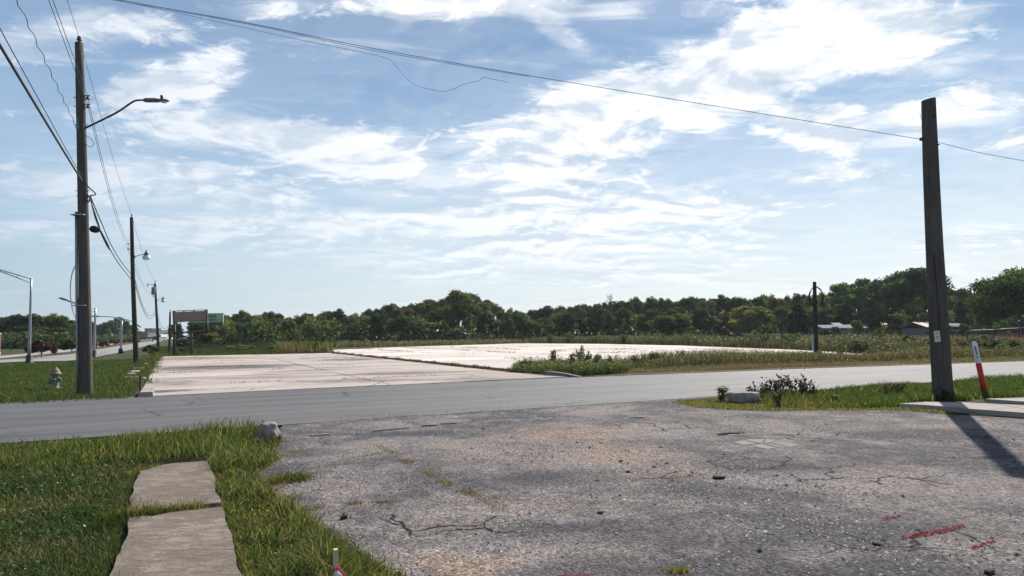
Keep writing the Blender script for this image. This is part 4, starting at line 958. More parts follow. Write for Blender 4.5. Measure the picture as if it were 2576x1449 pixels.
# survey stake with ribbon
Ys = 4.25; tb = P(843.5, 1381, Ys); bs = Vector((tb.x + .012, Ys, 0)); st = empty('survey_stake', bs, 'raw pine survey stake tied with red and white ribbon', 'stake')
m = MB(); X = Matrix.Rotation(R_(32), 3, 'Z'); m.box((bs + tb) / 2, (.024, .034, (tb - bs).length), ax=X @ Matrix.Rotation(R_(-1.5), 3, 'Y')); m.build('stake', M['wood_raw'], st)
rb = P(846, 1428, Ys); m = MB(); m.lathe(rb + Vector((0, 0, -.02)), [(.021, 0), (.023, .006), (.020, .013), (.022, .02), (.019, .026)], 12); m.build('ribbon_knot', M['ribbon_red'], st)
def strip(pts, w0, nm, mat):
    m = MB(); vs = []; fs = []
    for i, (p, n) in enumerate(pts): vs += [p + n * w0, p - n * w0]
    fs = [[2 * i, 2 * i + 1, 2 * i + 3, 2 * i + 2] for i in range(len(pts) - 1)]
    m.add(vs, fs, True); o = m.build(nm, M[mat], st); s = o.modifiers.new('s', 'SOLIDIFY'); s.thickness = .0015; return o
up = Vector((.25, -.2, 1)).normalized()
strip([(rb + Vector((t * .17, -.05 * t + .01 * math.sin(9 * t), -.005 - .09 * t - .06 * t * t)), up) for t in [k / 10 for k in range(11)]], .009, 'ribbon_tail', 'ribbon_red')
strip([(rb + Vector((.012 + t * .15, -.04 * t - .012, -.022 - .11 * t - .06 * t * t)), up) for t in [k / 10 for k in range(11)]], .008, 'ribbon_tail', 'white')
strip([(rb + Vector((.01 + t * .045, -.03 - .01 * math.sin(6 * t), -.01 - .22 * t)), Vector((1, -.3, .15)).normalized()) for t in [k / 10 for k in range(11)]], .011, 'ribbon_tail', 'white')
# spray marks and pale patch on the gravel
glot = bpy.data.objects['gravel_lot']
def mark(pts, mat, nm='paint_mark', z=.001, seed=1):
    return sheet(nm, jag([G(u, v) for u, v in pts], .06, .02, seed), z, M[mat], None, glot)
mark([(2270, 1346), (2320, 1336), (2424, 1318), (2428, 1326), (2340, 1348), (2262, 1358)], 'red_spray')
mark([(2222, 1301), (2262, 1294), (2276, 1300), (2240, 1308), (2220, 1307)], 'red_spray', seed=2)
mark([(2448, 1370), (2500, 1357), (2506, 1363), (2470, 1378), (2440, 1380)], 'red_spray', seed=3)
mark([(1398, 1446), (1490, 1440), (1494, 1446), (1480, 1456), (1398, 1456)], 'red_spray', seed=4)
mark([(734, 1322), (750, 1319), (752, 1326), (738, 1330)], 'white_spray', seed=5)
mark([(690, 1390), (705, 1388), (704, 1394), (690, 1396)], 'white_spray', seed=6)
for k, pts in enumerate([[(1845, 1112), (1885, 1104), (1925, 1104), (1915, 1114), (1870, 1119)], [(1930, 1103), (1950, 1110), (1922, 1115)], [(1885, 1120), (1925, 1116), (1975, 1124), (1930, 1129)], [(1940, 1112), (1965, 1110), (2012, 1119), (1985, 1124)]]):
    mark(pts, 'patch', 'concrete_patch', -.002, k + .3)
for k, (u0, v0, u1, v1) in enumerate(((940, 1085, 1028, 1077), (780, 1097, 832, 1094))):
    a, b_ = G(u0, v0), G(u1, v1); d = b_ - a; m = MB(); m.box((a + b_) / 2 + Vector((0, 0, .008)), (d.length, .05, .03), math.atan2(d.y, d.x), inset=.008)
    m.build('curb_remnant', M['curb'], glot)

# ================================================================== fence, sheds, cars, town
fx = [(2434.5, 880, 832), (2503, 873, 829), (2566, 868, 808), (2640, 863, 822)]
fb = G(2434.5, 880); fe = empty('pipe_fence', fb, 'rusty pipe fence with single top rail before the dry field', 'fence'); tops = []
for (u, v, vt) in fx:
    g_ = G(u, v); t = P(u - 3, vt, g_.y); m = MB(); m.tube([g_ - Vector((0, 0, .2)), t], .05, 8); m.build('post', M['dark_steel'], fe)
    tops.append(P(u - 3, {2566: 825, 2640: 820}.get(u, vt), g_.y))
for a, b_ in zip(tops[:-1], tops[1:]): m = MB(); m.tube([a, b_], .038, 8); m.build('rail', M['steel'], fe)
m = MB(); m.lathe(P(2563, 808, G(2566, 868).y), [(0, 0), (.07, .02), (.07, .1), (0, .14)], 8); m.build('post_cap', M['white'], fe)
g_ = G(2400, 864); t = P(2396, 846, g_.y); m = MB(); m.tube([g_ - Vector((0, 0, .2)), g_.lerp(t, .5), t], .05, 8)
tag(m.build('fence_post', M['wood_dark'], None, g_), 'short leaning wooden post in the dry field behind the timber pole', 'post')
def shed(name, u0, u1, Y, v_eave, v_ridge, depth, wall, roofm, label, roof2=None):
    a, b_ = P(u0, v_eave, Y), P(u1, v_eave, Y); h = a.z; w = b_.x - a.x; rz = P(u0, v_ridge, Y + depth / 2).z
    c = Vector(((a.x + b_.x) / 2, Y + depth / 2, -.08)); e = empty(name, c, label, 'building')
    m = MB(); m.box(c + Vector((0, 0, h / 2)), (w * .94, depth * .94, h)); m.build('wall', M[wall], e)
    m = MB()
    for s in (-1, 1):
        y0 = c.y + s * depth * .52; vs = []
        for (yy, zz) in ((y0, h - .02), (c.y, rz)):
            for dz in (0, .1):
                vs += [Vector((c.x - w / 2, yy, zz + dz)), Vector((c.x + w / 2, yy, zz + dz))]
        m.add(vs, [[0, 1, 5, 4], [2, 6, 7, 3], [0, 2, 3, 1], [0, 4, 6, 2], [1, 3, 7, 5]])
    rf = m.build('roof', M[roofm], e)
    for k in range(int(w / .6)):
        m = MB(); x = c.x - w / 2 + .3 + k * .6; p0, p1_ = Vector((x, c.y - depth * .52, h + .085)), Vector((x, c.y, rz + .105)); m.tube([p0, p1_], .03, 4); m.build('roof_rib', M[roofm], rf)
    for k, fx_ in enumerate((.12, .55)):
        m = MB(); x = c.x - w / 2 + w * fx_; m.box(Vector((x, c.y - depth * .47 - .02, h * .55)), (.9, .06, .8)); wn = m.build('window', M['glass'], e)
        m = MB(); m.box(Vector((x, c.y - depth * .47 - .045, h * .55 + .42)), (1.0, .05, .06)); m.build('frame', M['white'], wn)
    m = MB(); m.box(Vector((c.x + w * .3, c.y - depth * .47 - .02, 1.0)), (1.0, .06, 2.0)); m.build('door', M['board_frame'], e)
    return e
shed('shed', 2069, 2183, 112, 826.5, 819, 5, 'wall_grey', 'roof_tin', 'long grey shed with white tin roof before the tall trees')
shed('shed', 2154, 2186, 124, 820, 814.5, 5, 'wall_grey', 'roof_red', 'faded red roof showing behind the white tin roof')
shed('shed', 2103, 2125, 121, 821, 813.5, 4, 'wall_grey', 'wall_grey', 'small dark shed roof above the white tin roof')
shed('farmhouse', 2330, 2400, 104, 824, 811.5, 7, 'wall_grey', 'board_brown', 'low brown roofed house behind the bare timber pole')
shed('shed', 2397, 2434, 100, 822.5, 815, 4, 'board_frame', 'roof_tin', 'open shed with bright tin roof beside the low house')

def car(c, rz, paint, label, kind='sedan', s=1.0):
    e = empty('car', c, label, 'car', 'vehicles on the highway'); Mx = Matrix.Rotation(rz, 3, 'Z')
    def w(x, y, z): return Vector(c) + Mx @ Vector((x * s, y * s, z * s))
    if kind == 'sedan':
        body = [(-2.2, .35), (-2.2, .75), (-1.5, .92), (1.0, .95), (2.1, .78), (2.2, .35)]; cab = [(-1.35, .90), (-.75, 1.42), (.45, 1.45), (1.15, .93)]; W = .88
    else:
        body = [(-2.6, .5), (-2.6, 1.1), (.9, 1.12), (2.3, 1.05), (2.5, .9), (2.5, .5)]; cab = [(-.9, 1.08), (-.75, 1.75), (.55, 1.78), (1.15, 1.1)]; W = .98
    for nm, pf, wd, mt in (('body', body, W, paint), ('cabin', cab, W * .86, paint)):
        m = MB(); m.prism(pf, -wd * s, wd * s, Matrix([[Mx[0][0] * s, Mx[0][1], 0], [Mx[1][0] * s, Mx[1][1], 0], [0, 0, s]]), c); o = m.build(nm, M[mt], e)
        if nm == 'body': bd = o
    for (xa, za, xb, zb) in ((cab[0][0], cab[0][1], cab[1][0], cab[1][1]), (cab[3][0], cab[3][1], cab[2][0], cab[2][1])):
        sg = -1 if xa < 0 else 1; ww = W * .74; m = MB()
        q = [w(xa + (xb - xa) * t + sg * .03, y, za + (zb - za) * t) for t, y in ((.12, -ww), (.12, ww), (.9, ww * .95), (.9, -ww * .95))]
        m.add(q, [[0, 1, 2, 3]]); m.build('windscreen', M['glass'], e)
    for y in (-1, 1):
        m = MB(); q = [w(x, y * (W * .86 + .01), z) for x, z in ((cab[0][0] + .35, cab[0][1] + .08), (cab[3][0] - .35, cab[3][1] + .05), (cab[2][0] - .05, cab[2][1] - .1), (cab[1][0] + .08, cab[1][1] - .1))]
        m.add(q, [[0, 1, 2, 3]]); m.build('side_window', M['glass'], e)
        for x in (body[0][0] * .62, body[-1][0] * .64):
            m = MB(); m.lathe(w(x, y * (W - .2), .34), [(0, 0), (.34 * s, 0), (.36 * s, .05), (.36 * s, .17), (.30 * s, .22), (0, .22)], 14, Mx @ Vector((0, y, 0))); wh = m.build('wheel', M['rubber'], e)
            m = MB(); m.lathe(w(x, y * (W + .02), .34), [(0, .02), (.16 * s, .02), (.2 * s, 0)], 10, Mx @ Vector((0, y, 0))); m.build('rim', M['steel'], wh)
        m = MB(); m.box(w(body[-1][0] - .02, y * W * .7, body[-2][1] - .12), (.1, .3, .12), rz); m.build('headlight', M['lens'], e)
        m = MB(); m.box(w(body[0][0], y * W * .75, body[1][1] - .12), (.06, .25, .14), rz); m.build('tail_light', M['red'], e)
    return e
hz = math.atan2(EH.y, EH.x)
c = G(391, 858.6); c.z = -.025; car(c, hz, 'car_dark', 'dark pickup truck on the highway behind the transformer pole', 'pickup')
c = G(408, 855.6); c.z = -.025; car(c, hz + math.pi, 'car_white', 'white car on the highway beyond the dark pickup truck')
c = G(414.5, 853.2); c.z = -.025; car(c, hz + math.pi, 'car_blue', 'grey blue car following the white car on the highway')
def town(u0, u1, v_top, Y, label, mat='far_wall', floors=2):
    a, b_ = P(u0, v_top, Y), P(u1, v_top, Y); w = b_.x - a.x; h = a.z; c = Vector(((a.x + b_.x) / 2, Y, -.1)); e = empty('town_building', c, label, 'building')
    m = MB(); m.box(c + Vector((0, 8, h / 2)), (w, 16, h)); m.build('wall', M[mat], e)
    m = MB(); m.box(c + Vector((0, 8, h + .25)), (w + .6, 16.6, .5)); m.build('parapet', M['dark_steel'], e)
    for f in range(floors):
        for k in range(max(2, int(w / 4))):
            m = MB(); m.box(c + Vector((-w / 2 + (k + .5) * w / max(2, int(w / 4)), -.05, h * (f + .55) / floors)), (1.8, .12, 1.5)); m.build('window', M['glass'], e)
town(364, 382, 827, 620, 'dark flat roofed block on the skyline above the highway', 'board_frame', 3)
town(384, 396, 832, 560, 'grey building on the skyline right of the dark block', 'far_wall', 2)
town(398, 402.5, 838.5, 420, 'small white building beside the far end of the highway', 'white', 1)
town(352, 370, 836, 520, 'low grey building on the skyline left of the dark block', 'wall_grey', 1)
m = MB(); q = P(387, 848, 640); q.z = 0; t = P(387, 818, 640); m.tube([q, t], [.35, .12], 6)
tag(m.build('radio_mast', M['steel'], None, q), 'slender mast rising over the distant town', 'mast')

# ================================================================== trees
GREENS = [(.030, .052, .018), (.040, .062, .020), (.050, .068, .024), (.034, .050, .026)]
def crown_mesh(name, seed, rx, ry, rz, zc, lobes, nleaf, size, cols, lr=(.26, .42), loose=.0, cone=False, bottom=.25):
    r = np.random.default_rng(seed)
    if cone:
        z = r.beta(1.1, 1.7, lobes); rad = (1 - z) * .95 + .06; a = r.uniform(0, 6.283, lobes)
        C = np.stack([np.cos(a) * rad * rx * .6, np.sin(a) * rad * ry * .6, (z * 2 - 1) * rz + zc], 1); LR = (.24 + .3 * (1 - z)) * rx
    else:
        d = unit(r.normal(size=(lobes, 3))); rad = r.uniform(.35, .88, lobes) ** .7
        d[:, 2] = np.where(d[:, 2] < -.55, -d[:, 2], d[:, 2])
        C = d * rad[:, None] * np.array([rx, ry, rz]) + np.array([0, 0, zc]); LR = r.uniform(*lr, lobes) * min(rx, rz)
    lc = np.array(cols)[r.integers(0, len(cols), lobes)] * r.uniform(.7, 1.4, (lobes, 1))
    k = r.choice(lobes, nleaf, p=LR ** 2 / np.sum(LR ** 2))
    d = unit(r.normal(size=(nleaf, 3)) + np.array([0, 0, .25]))
    rr = LR[k] * (1 - r.random(nleaf) ** 2 * .45 + r.normal(0, .06 + loose, nleaf))
    pos = C[k] + d * rr[:, None] * np.array([1, 1, .78]); pos[:, 2] = np.maximum(pos[:, 2], bottom + .1 * r.random(nleaf))
    nr = unit(d + r.normal(0, .55, (nleaf, 3)))
    return leaf_arrays(pos, nr, size * r.uniform(.6, 1.35, nleaf), np.clip(lc[k] * r.uniform(.8, 1.2, (nleaf, 1)), .004, 1), .6, r)
def limb_mesh(seed, H, r0, rx, n=7, fork=.25):
    r = random.Random(seed); m = MB(); top = Vector((r.uniform(-.3, .3), r.uniform(-.3, .3), H * .8))
    tr = smooth_pts([Vector((0, 0, -.4)), Vector((r.uniform(-.1, .1), r.uniform(-.1, .1), H * .25)), Vector((r.uniform(-.3, .3), r.uniform(-.3, .3), H * .5)), top], 3)
    m.tube(tr, [r0 * (1 - .85 * i / (len(tr) - 1)) for i in range(len(tr))], 7)
    for k in range(n):
        t = fork + (.9 - fork) * k / n; p = tr[int(t * (len(tr) - 1))]; a = r.uniform(0, 6.28); l = rx * r.uniform(.5, .85)
        e = p + Vector((math.cos(a) * l, math.sin(a) * l, l * r.uniform(.4, .9))); mid = p.lerp(e, .5) + Vector((0, 0, -.08 * l))
        m.tube(smooth_pts([p, mid, e], 3), [r0 * .45 * (1 - t) + .03] * 3 + [r0 * .25 * (1 - t) + .02] * 4, 5)
    return m
def mesh_of(arr, name): return np_mesh(name, arr[0], arr[1], arr[2], arr[3])
VAR = {}
def variant(key, seed, H, rx, zlow, lobes, nleaf, size, cols, **kw):
    zc = (H + zlow) / 2; rz = (H - zlow) / 2
    ar = crown_mesh('crown', seed, rx, rx, rz, zc, lobes, nleaf, size, cols, **kw)
    V = ar[0]; top = np.percentile(V[:, 2], 99.6); V[:, 2] *= H / top; wd = np.percentile(np.hypot(V[:, 0], V[:, 1]), 98.5); V[:, :2] *= rx / wd
    cm = mesh_of(ar, 'crown'); cm.materials.append(M['leaf'])
    mb = limb_mesh(seed, H, .026 * H, rx); me = bpy.data.meshes.new('trunk'); me.from_pydata([tuple(v) for v in mb.v], [], mb.f); me.materials.append(M['bark'])
    VAR[key] = (cm, me, H, rx)
DK_W = [(.03, .045, .022), (.035, .048, .026)]
OL = [(.052, .066, .020), (.066, .078, .024), (.058, .062, .022)]; DK = [(.018, .034, .018), (.024, .040, .018), (.028, .044, .02)]
YG_ = [(.085, .095, .028), (.072, .085, .026), (.060, .08, .026)]; BR_ = [(.070, .066, .030), (.06, .064, .026), (.074, .07, .036)]
for i, (cols, lob, rx, lo) in enumerate([(GREENS, 26, 3.6, 1.0), (DK, 30, 3.3, .8), (OL, 24, 4.0, 1.2), (GREENS, 34, 3.0, .9), (YG_, 24, 3.2, .7), (BR_, 22, 3.3, 1.8), (DK, 22, 4.2, 1.2), (OL + GREENS, 38, 3.4, 1.0)]):
    variant('b%d' % i, 100 + i, 10, rx, lo, lob * 2, 6800, .23, cols, lr=(.17, .33), loose=.11)
variant('oak', 131, 15, 7.2, 2.2, 46, 17000, .26, DK + [(.03, .046, .02)], lr=(.20, .34), loose=.04)
variant('oak2', 137, 15, 7.6, .6, 60, 17000, .28, [(.035, .055, .02), (.045, .065, .022), (.028, .046, .02)], lr=(.24, .38), loose=.03)
variant('loose', 141, 12, 5.0, 3.2, 30, 5200, .26, [(.06, .085, .035), (.075, .1, .04)], lr=(.16, .27), loose=.08)
variant('cedar', 151, 12, 3.0, .2, 60, 7000, .26, [(.012, .024, .016), (.016, .028, .018)], cone=True, lr=(.2, .3), loose=.05)
variant('shrub', 161, 2.6, 2.0, 0.0, 18, 2600, .13, [(.045, .07, .02), (.06, .08, .025)], lr=(.3, .45), bottom=.02)
variant('brownbush', 171, 2.6, 2.1, 0.0, 30, 5200, .16, [(.055, .032, .026), (.042, .030, .024), (.06, .042, .028)], lr=(.34, .5), bottom=.02)
variant('redbush', 173, 1.5, 2.2, 0.0, 16, 2000, .11, [(.075, .035, .03), (.06, .04, .03)], lr=(.3, .5), bottom=.02)
def tree(key, base, H, hw, label, group=None, name='tree', cat='tree', rz=None, parts=('crown', 'trunk'), ry=None):
    cm, tm, H0, rx0 = VAR[key]; e = empty(name, base, label, cat, group)
    e.scale = (hw / rx0, (ry or hw) / rx0, H / H0); e.rotation_euler = (0, 0, random.uniform(0, 6.28) if rz is None else rz)
    link(parts[0], cm, None, e); link(parts[1], tm, None, e); return e
KIND = {'b0': 'green broadleaf tree', 'b1': 'dark green dense tree', 'b2': 'olive spreading tree', 'b3': 'narrow green tree', 'b4': 'yellow-green tree', 'b5': 'brownish thin-topped tree', 'b6': 'dark broad tree', 'b7': 'mixed olive tree'}
outline = [(455, 818), (490, 812), (540, 815), (570, 797), (600, 793), (630, 797), (650, 792), (690, 795), (730, 806), (770, 796), (805, 791), (851, 787), (870, 800), (900, 797), (930, 779), (960, 785), (989, 769), (1023, 788), (1043, 764), (1080, 760), (1105, 751), (1152, 733), (1177, 745), (1211, 757), (1255, 768), (1267, 782), (1311, 782), (1348, 780), (1395, 769), (1430, 773), (1492, 769), (1523, 758), (1574, 757), (1637, 752), (1672, 758), (1689, 753), (1741, 744), (1772, 752), (1830, 747), (1866, 750), (1907, 748), (1970, 742), (2022, 750), (2089, 742), (2130, 730), (2300, 720), (2450, 735), (2620, 700)]
ou = [a for a, _ in outline]; ov = [b for _, b in outline]
def top_at(u): return float(np.interp(u, ou, ov)) - (7.0 if u < 1020 else 3.0)
rt = random.Random(21)
SEG = [(620, 'beside the green billboard'), (840, 'beyond the lawn'), (1080, 'on the slope up to the tallest tree'), (1240, 'around the tallest tree'), (1480, 'between tallest tree and bare tree top'), (1640, 'around the bare grey tree top'), (1960, 'between bare tree top and cedar'), (2240, 'behind cedar and pale airy tree'), (9999, 'behind the great oak')]
def seg(u): return next(t for a, t in SEG if u < a)
def place(u, vt, Y, hwpx, key, label, group, **kw):
    b = P(u, vt, Y); H = b.z + .1; return tree(key, Vector((b.x, Y, -.1)), H, hwpx * Y / F_PX, label, group, **kw)
GB, GF, GL = 'back row of the wood beyond the slabs', 'front row of the wood beyond the slabs', 'wood across the highway'
def ydist(u): return float(np.interp(u, [450, 700, 1000, 1500, 2000, 2600], [128, 140, 152, 160, 150, 140]))
u = 500.0
while u < 2640:                               # back row makes the skyline
    k = rt.choice(['b0', 'b1', 'b2', 'b3', 'b5', 'b6', 'b7', 'b1', 'b0']) if not 980 < u < 1230 else rt.choice(['b5', 'b0', 'b2', 'b7', 'b5'])
    w = rt.uniform(20, 34); place(u, top_at(u) + rt.uniform(-4, 7), ydist(u) + rt.uniform(2, 22), w, k, KIND[k] + ' on the wood skyline ' + seg(u), GB + ', ' + seg(u)); u += w * rt.uniform(.75, 1.1)
u = 520.0
while u < 2060:                               # lower, nearer trees
    k = rt.choice(['b0', 'b1', 'b2', 'b3', 'b4', 'b6', 'b7', 'b1', 'b0', 'b6'])
    w = rt.uniform(20, 36); d = (852 - top_at(u)); place(u, top_at(u) + d * rt.uniform(.18, .5), ydist(u) - rt.uniform(4, 16), w, k, KIND[k] + ' along the wood front ' + seg(u), GF + ', ' + seg(u)); u += w * rt.uniform(.8, 1.25)
for (u, vt, Y, w, k, lab) in [(1152, 734, 158, 46, 'b7', 'tallest olive tree of the wood, its crown above all others'), (1690, 790, 135, 62, 'b2', 'broad low olive tree before the wood'),
                              (1880, 772, 132, 62, 'b4', 'wide yellow-green tree before the dark cedar'), (775, 812, 118, 20, 'b4', 'small yellow-green tree at the end of the lawn'), (725, 806, 122, 24, 'b5', 'brownish round tree at the end of the lawn'),
                              (2004, 741, 128, 32, 'cedar', 'dark narrow cedar rising before the wood'), (2296, 679, 122, 105, 'oak', 'great dark oak behind the bare timber pole'),
                              (2150, 704, 134, 72, 'loose', 'pale airy tree left of the great oak'), (2560, 679, 96, 112, 'oak2', 'huge dense dark green tree above the pipe fence'),
                              (2445, 745, 112, 40, 'b1', 'dark tree between the great oak and the huge dense tree'), (2050, 778, 128, 30, 'b4', 'light green tree behind the cable coil pole'), (2110, 772, 130, 36, 'b0', 'green tree above the long grey shed'),
                              (2075, 830, 104, 14, 'b1', 'small dark bush-like tree beside the long shed'), (2153, 806, 108, 17, 'b4', 'small leafy tree in front of the white tin roof'), (2100, 822, 100, 15, 'b0', 'rounded bush-like tree before the left end of the long shed'), (2425, 815, 92, 14, 'b7', 'small olive tree at the end of the open shed'),
                              (443, 812, 118, 18, 'b1', 'dark rounded tree behind the thin dark pole'), (500, 812, 104, 26, 'b6', 'dark pine-like tree under the green billboard'), (530, 836, 96, 28, 'b4', 'low bushy green tree right of the billboard posts'), (462, 852, 84, 22, 'b6', 'low dark thicket tree behind the brown billboard')]:
    place(u, vt, Y, w, k, lab, None, **({'name': 'cedar_tree'} if k == 'cedar' else {}))
for k in range(10):                            # the gap behind the oak
    u = 2060 + 58 * k; place(u, 776 + rt.uniform(-14, 24), 128 + rt.uniform(-2, 10), 40, rt.choice(['b1', 'b6', 'b0']), 'dark tree filling the shade ' + ('behind the long grey shed' if u < 2200 else 'under the great oak' if u < 2340 else 'behind the open tin shed' if u < 2450 else 'behind the pipe fence'), 'trees shading the sheds')
# across the highway
lout = [(-80, 800), (0, 798), (30, 790), (70, 789), (100, 797), (135, 792), (150, 788), (165, 800), (190, 813), (225, 806), (250, 818), (268, 808), (295, 799), (318, 803), (335, 822), (352, 834)]
u = -70.0
while u < 352:
    far = u > 200; Y = (215 + rt.uniform(0, 40)) if far else (118 + rt.uniform(0, 22)); w = rt.uniform(13, 22) if far else rt.uniform(24, 36)
    vt = float(np.interp(u, [a for a, _ in lout], [b for _, b in lout])); k = rt.choice(['b0', 'b1', 'b6', 'b3', 'b2'])
    place(u, vt + rt.uniform(-3, 5), Y, w, k, KIND[k] + ' in the wood across the highway', GL)
    if not far: place(u + 10, vt + rt.uniform(18, 40), Y - 12, w, rt.choice(['b0', 'b1', 'b6']), 'lower leafy tree along the wood across the highway', GL + ', front')
    u += w * rt.uniform(.7, 1.0)
for k in range(9): place(340 + 8 * k, 838 + rt.uniform(-4, 3), 460 + 20 * k, 8, rt.choice(['b0', 'b1', 'b6']), 'far hazy tree before the distant town', 'trees before the town')
# bushes
for k, (u, vt, vb, w) in enumerate([(103, 857, 899, 36), (180, 856, 889, 27), (228, 858, 881, 17), (260, 858, 876, 13), (287, 854, 869, 12), (307, 853, 866, 9), (325, 851, 863, 8), (347, 849, 859, 9), (361, 848, 857, 8), (374, 847.5, 855, 7), (384, 847, 853, 6)]):
    g_ = G(u, vb); g_.z = -.06; H = P(u, vt, g_.y).z + .06
    tree('brownbush', g_, H, w * g_.y / F_PX, 'rounded brown leafed bush on the highway median' if k else 'largest rounded brown bush on the median beside the lamp post', 'brown bushes on the median' if k else None, 'bush', 'bush', None, ('foliage', 'stem'))
for (u, vt, vb, w, key, lab) in [(378, 868, 893, 20, 'shrub', 'bright green shrub at the foot of the transformer pole'), (468, 874, 888, 22, 'redbush', 'low reddish bush behind the billboard post'),
                                 (2208, 828, 868, 18, 'shrub', 'dark green bush in the weeds before the long shed'), (1317, 846, 862, 6, 'redbush', 'small dark bush at the far edge of the slabs'),
                                 (2285, 842, 876, 18, 'shrub', 'leafy bush left of the bare timber pole'), (2480, 842, 872, 12, 'shrub', 'dark bush behind the pipe fence'), (600, 868, 880, 40, 'shrub', 'low spreading shrub at the foot of the wood'), (700, 866, 879, 44, 'shrub', 'grey-green shrub clump where the lawn meets the wood'), (790, 858, 882, 26, 'shrub', 'rough green thicket at the corner of the slabs')]:
    g_ = G(u, vb); g_.z = -.06; H = P(u, vt, g_.y).z + .06; tree(key, g_, H, w * g_.y / F_PX, lab, None, 'bush', 'bush', None, ('foliage', 'stem'))
# dead tree tops in the wood
def bare_tree(u, vt, Y, label):
    t = P(u, vt, Y); b = Vector((t.x, Y, -.1)); e = empty('bare_tree', b, label, 'tree'); r = random.Random(u); m = MB(); tw = MB()
    m.tube([b - Vector((0, 0, .3)), b.lerp(t, .5) + Vector((.2, 0, 0)), b.lerp(t, .9)], [.22, .14, .03], 6)
    for k in range(26):
        f = r.uniform(.45, .9); p = b.lerp(t, f); a = r.uniform(0, 6.28); l = (1.05 - f) * 6.5 * r.uniform(.4, 1)
        q = p + Vector((math.cos(a) * l * .55, math.sin(a) * l * .5, l * .85)); tw.tube(smooth_pts([p, p.lerp(q, .5) + Vector((.1, 0, -.1)), q], 2), .03, 4, False)
        for j in range(3): x = p.lerp(q, r.uniform(.4, .9)); tw.tube([x, x + Vector((r.uniform(-.7, .7), r.uniform(-.5, .5), r.uniform(.3, 1.0)))], .018, 3, False)
    m.build('trunk', M['bark'], e); tw.build('twigs', M['bark'], e)
bare_tree(1533, 737, 158, 'bare grey tree top above the middle of the wood')
bare_tree(2546 - 800, 770, 160, 'thin leafless tree top in a gap of the wood'); bare_tree(1668, 752, 162, 'leafless brown tree top right of the bare grey one')

# undergrowth at the foot of the wood: one mass nobody could count
def undergrowth(name, uvs, n, hmax, size, cols, depth=14, label=None):
    us = rng.uniform(uvs[0], uvs[1], n); Y = np.array([ydist(a) for a in us]) - 14 + rng.uniform(0, depth, n)
    X = np.array([P(a, 845, b_).x for a, b_ in zip(us, Y)]); z = rng.random(n) ** 1.3 * hmax * (1 + .5 * np.sin(us * .07) * np.sin(us * .023))
    arr = leaf_arrays(np.stack([X, Y, z], 1), unit(rng.normal(size=(n, 3)) + np.array([0, -.6, .5])), size * rng.uniform(.6, 1.4, n), pick(cols, n, .25))
    o = link(name, mesh_of(arr, name), M['leaf']); return tag(o, label, 'undergrowth', None, 'stuff')
undergrowth('undergrowth', (480, 2640), 34000, 4.2, .34, DK + GREENS + OL, 14, 'tangled dark undergrowth along the foot of the wood')
n = 7000; us = rng.uniform(-80, 352, n); Y = np.where(us > 205, 205 + rng.uniform(0, 20, n), 106 + rng.uniform(0, 14, n)); X = np.array([P(a, 860, b_).x for a, b_ in zip(us, Y)])
arr = leaf_arrays(np.stack([X, Y, rng.random(n) ** 1.3 * 2.4], 1), unit(rng.normal(size=(n, 3)) + np.array([0, -.6, .5])), .30 * rng.uniform(.6, 1.4, n), pick(DK + DK_W, n, .25))
tag(link('undergrowth', mesh_of(arr, 'undergrowth'), M['leaf']), 'dark undergrowth along the wood across the highway', 'undergrowth', None, 'stuff')

# ================================================================== grass and weeds
def grass(name, label, pts, h, w, lean, cols, p=None, extra=None, mat='grass', jit=.2, cat='grass'):
    B = np.concatenate([pts, np.zeros((len(pts), 1))], 1) if pts.shape[1] == 2 else pts
    parts = [blade_arrays(B, h, w, lean, pick(cols, len(B), jit, p))] + (extra or [])
    o = link(name, mesh_of(join_arrays(parts), name), M[mat]); return tag(o, label, cat, None, 'stuff')
LUSH = [(.060, .094, .024), (.075, .108, .028), (.050, .078, .024), (.10, .122, .038)]; DRY = [(.24, .19, .09), (.18, .14, .065), (.13, .11, .045)]
DEEP_GREEN = [(.033, .060, .020), (.041, .070, .023), (.050, .078, .026), (.030, .052, .021)]  # darker greens mixed into lawn, verges and weeds
def patchy(pts, s, seed): return fbm2(pts[:, 0], pts[:, 1], s, seed)
# left lawn
lawn_poly = [SH(-11, 12.6), SH(-.28, 12.6), SH(-.28, 9.35), SH(-.32, 7.0), SH(-.32, 2.4), SH(-5.5, 2.4), SH(-11, 8)]
pts = scatter(lawn_poly, 210000, 4.8, 1.7); d = np.hypot(pts[:, 0], pts[:, 1]); s_ = pts @ np.array([ES.x, ES.y]); h_ = pts @ np.array([EH.x, EH.y])
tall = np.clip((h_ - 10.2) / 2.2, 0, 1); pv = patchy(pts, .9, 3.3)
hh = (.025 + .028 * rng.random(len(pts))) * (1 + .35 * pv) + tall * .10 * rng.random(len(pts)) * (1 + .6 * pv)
cl = pick(DEEP_GREEN, len(pts), .2); cl = cl * (1 - tall[:, None] * .55) + pick(LUSH, len(pts), .2) * tall[:, None] * .9
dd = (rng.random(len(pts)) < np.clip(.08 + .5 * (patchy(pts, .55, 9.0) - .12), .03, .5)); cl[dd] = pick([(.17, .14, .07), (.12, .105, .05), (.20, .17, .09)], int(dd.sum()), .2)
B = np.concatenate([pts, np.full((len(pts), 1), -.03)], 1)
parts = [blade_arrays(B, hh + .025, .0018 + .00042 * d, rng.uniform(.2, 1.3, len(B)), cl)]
cv = scatter(lawn_poly, 46000, 4.8, 1.6); cv = cv[patchy(cv, .8, 7.0) > -.06]; nc = len(cv)
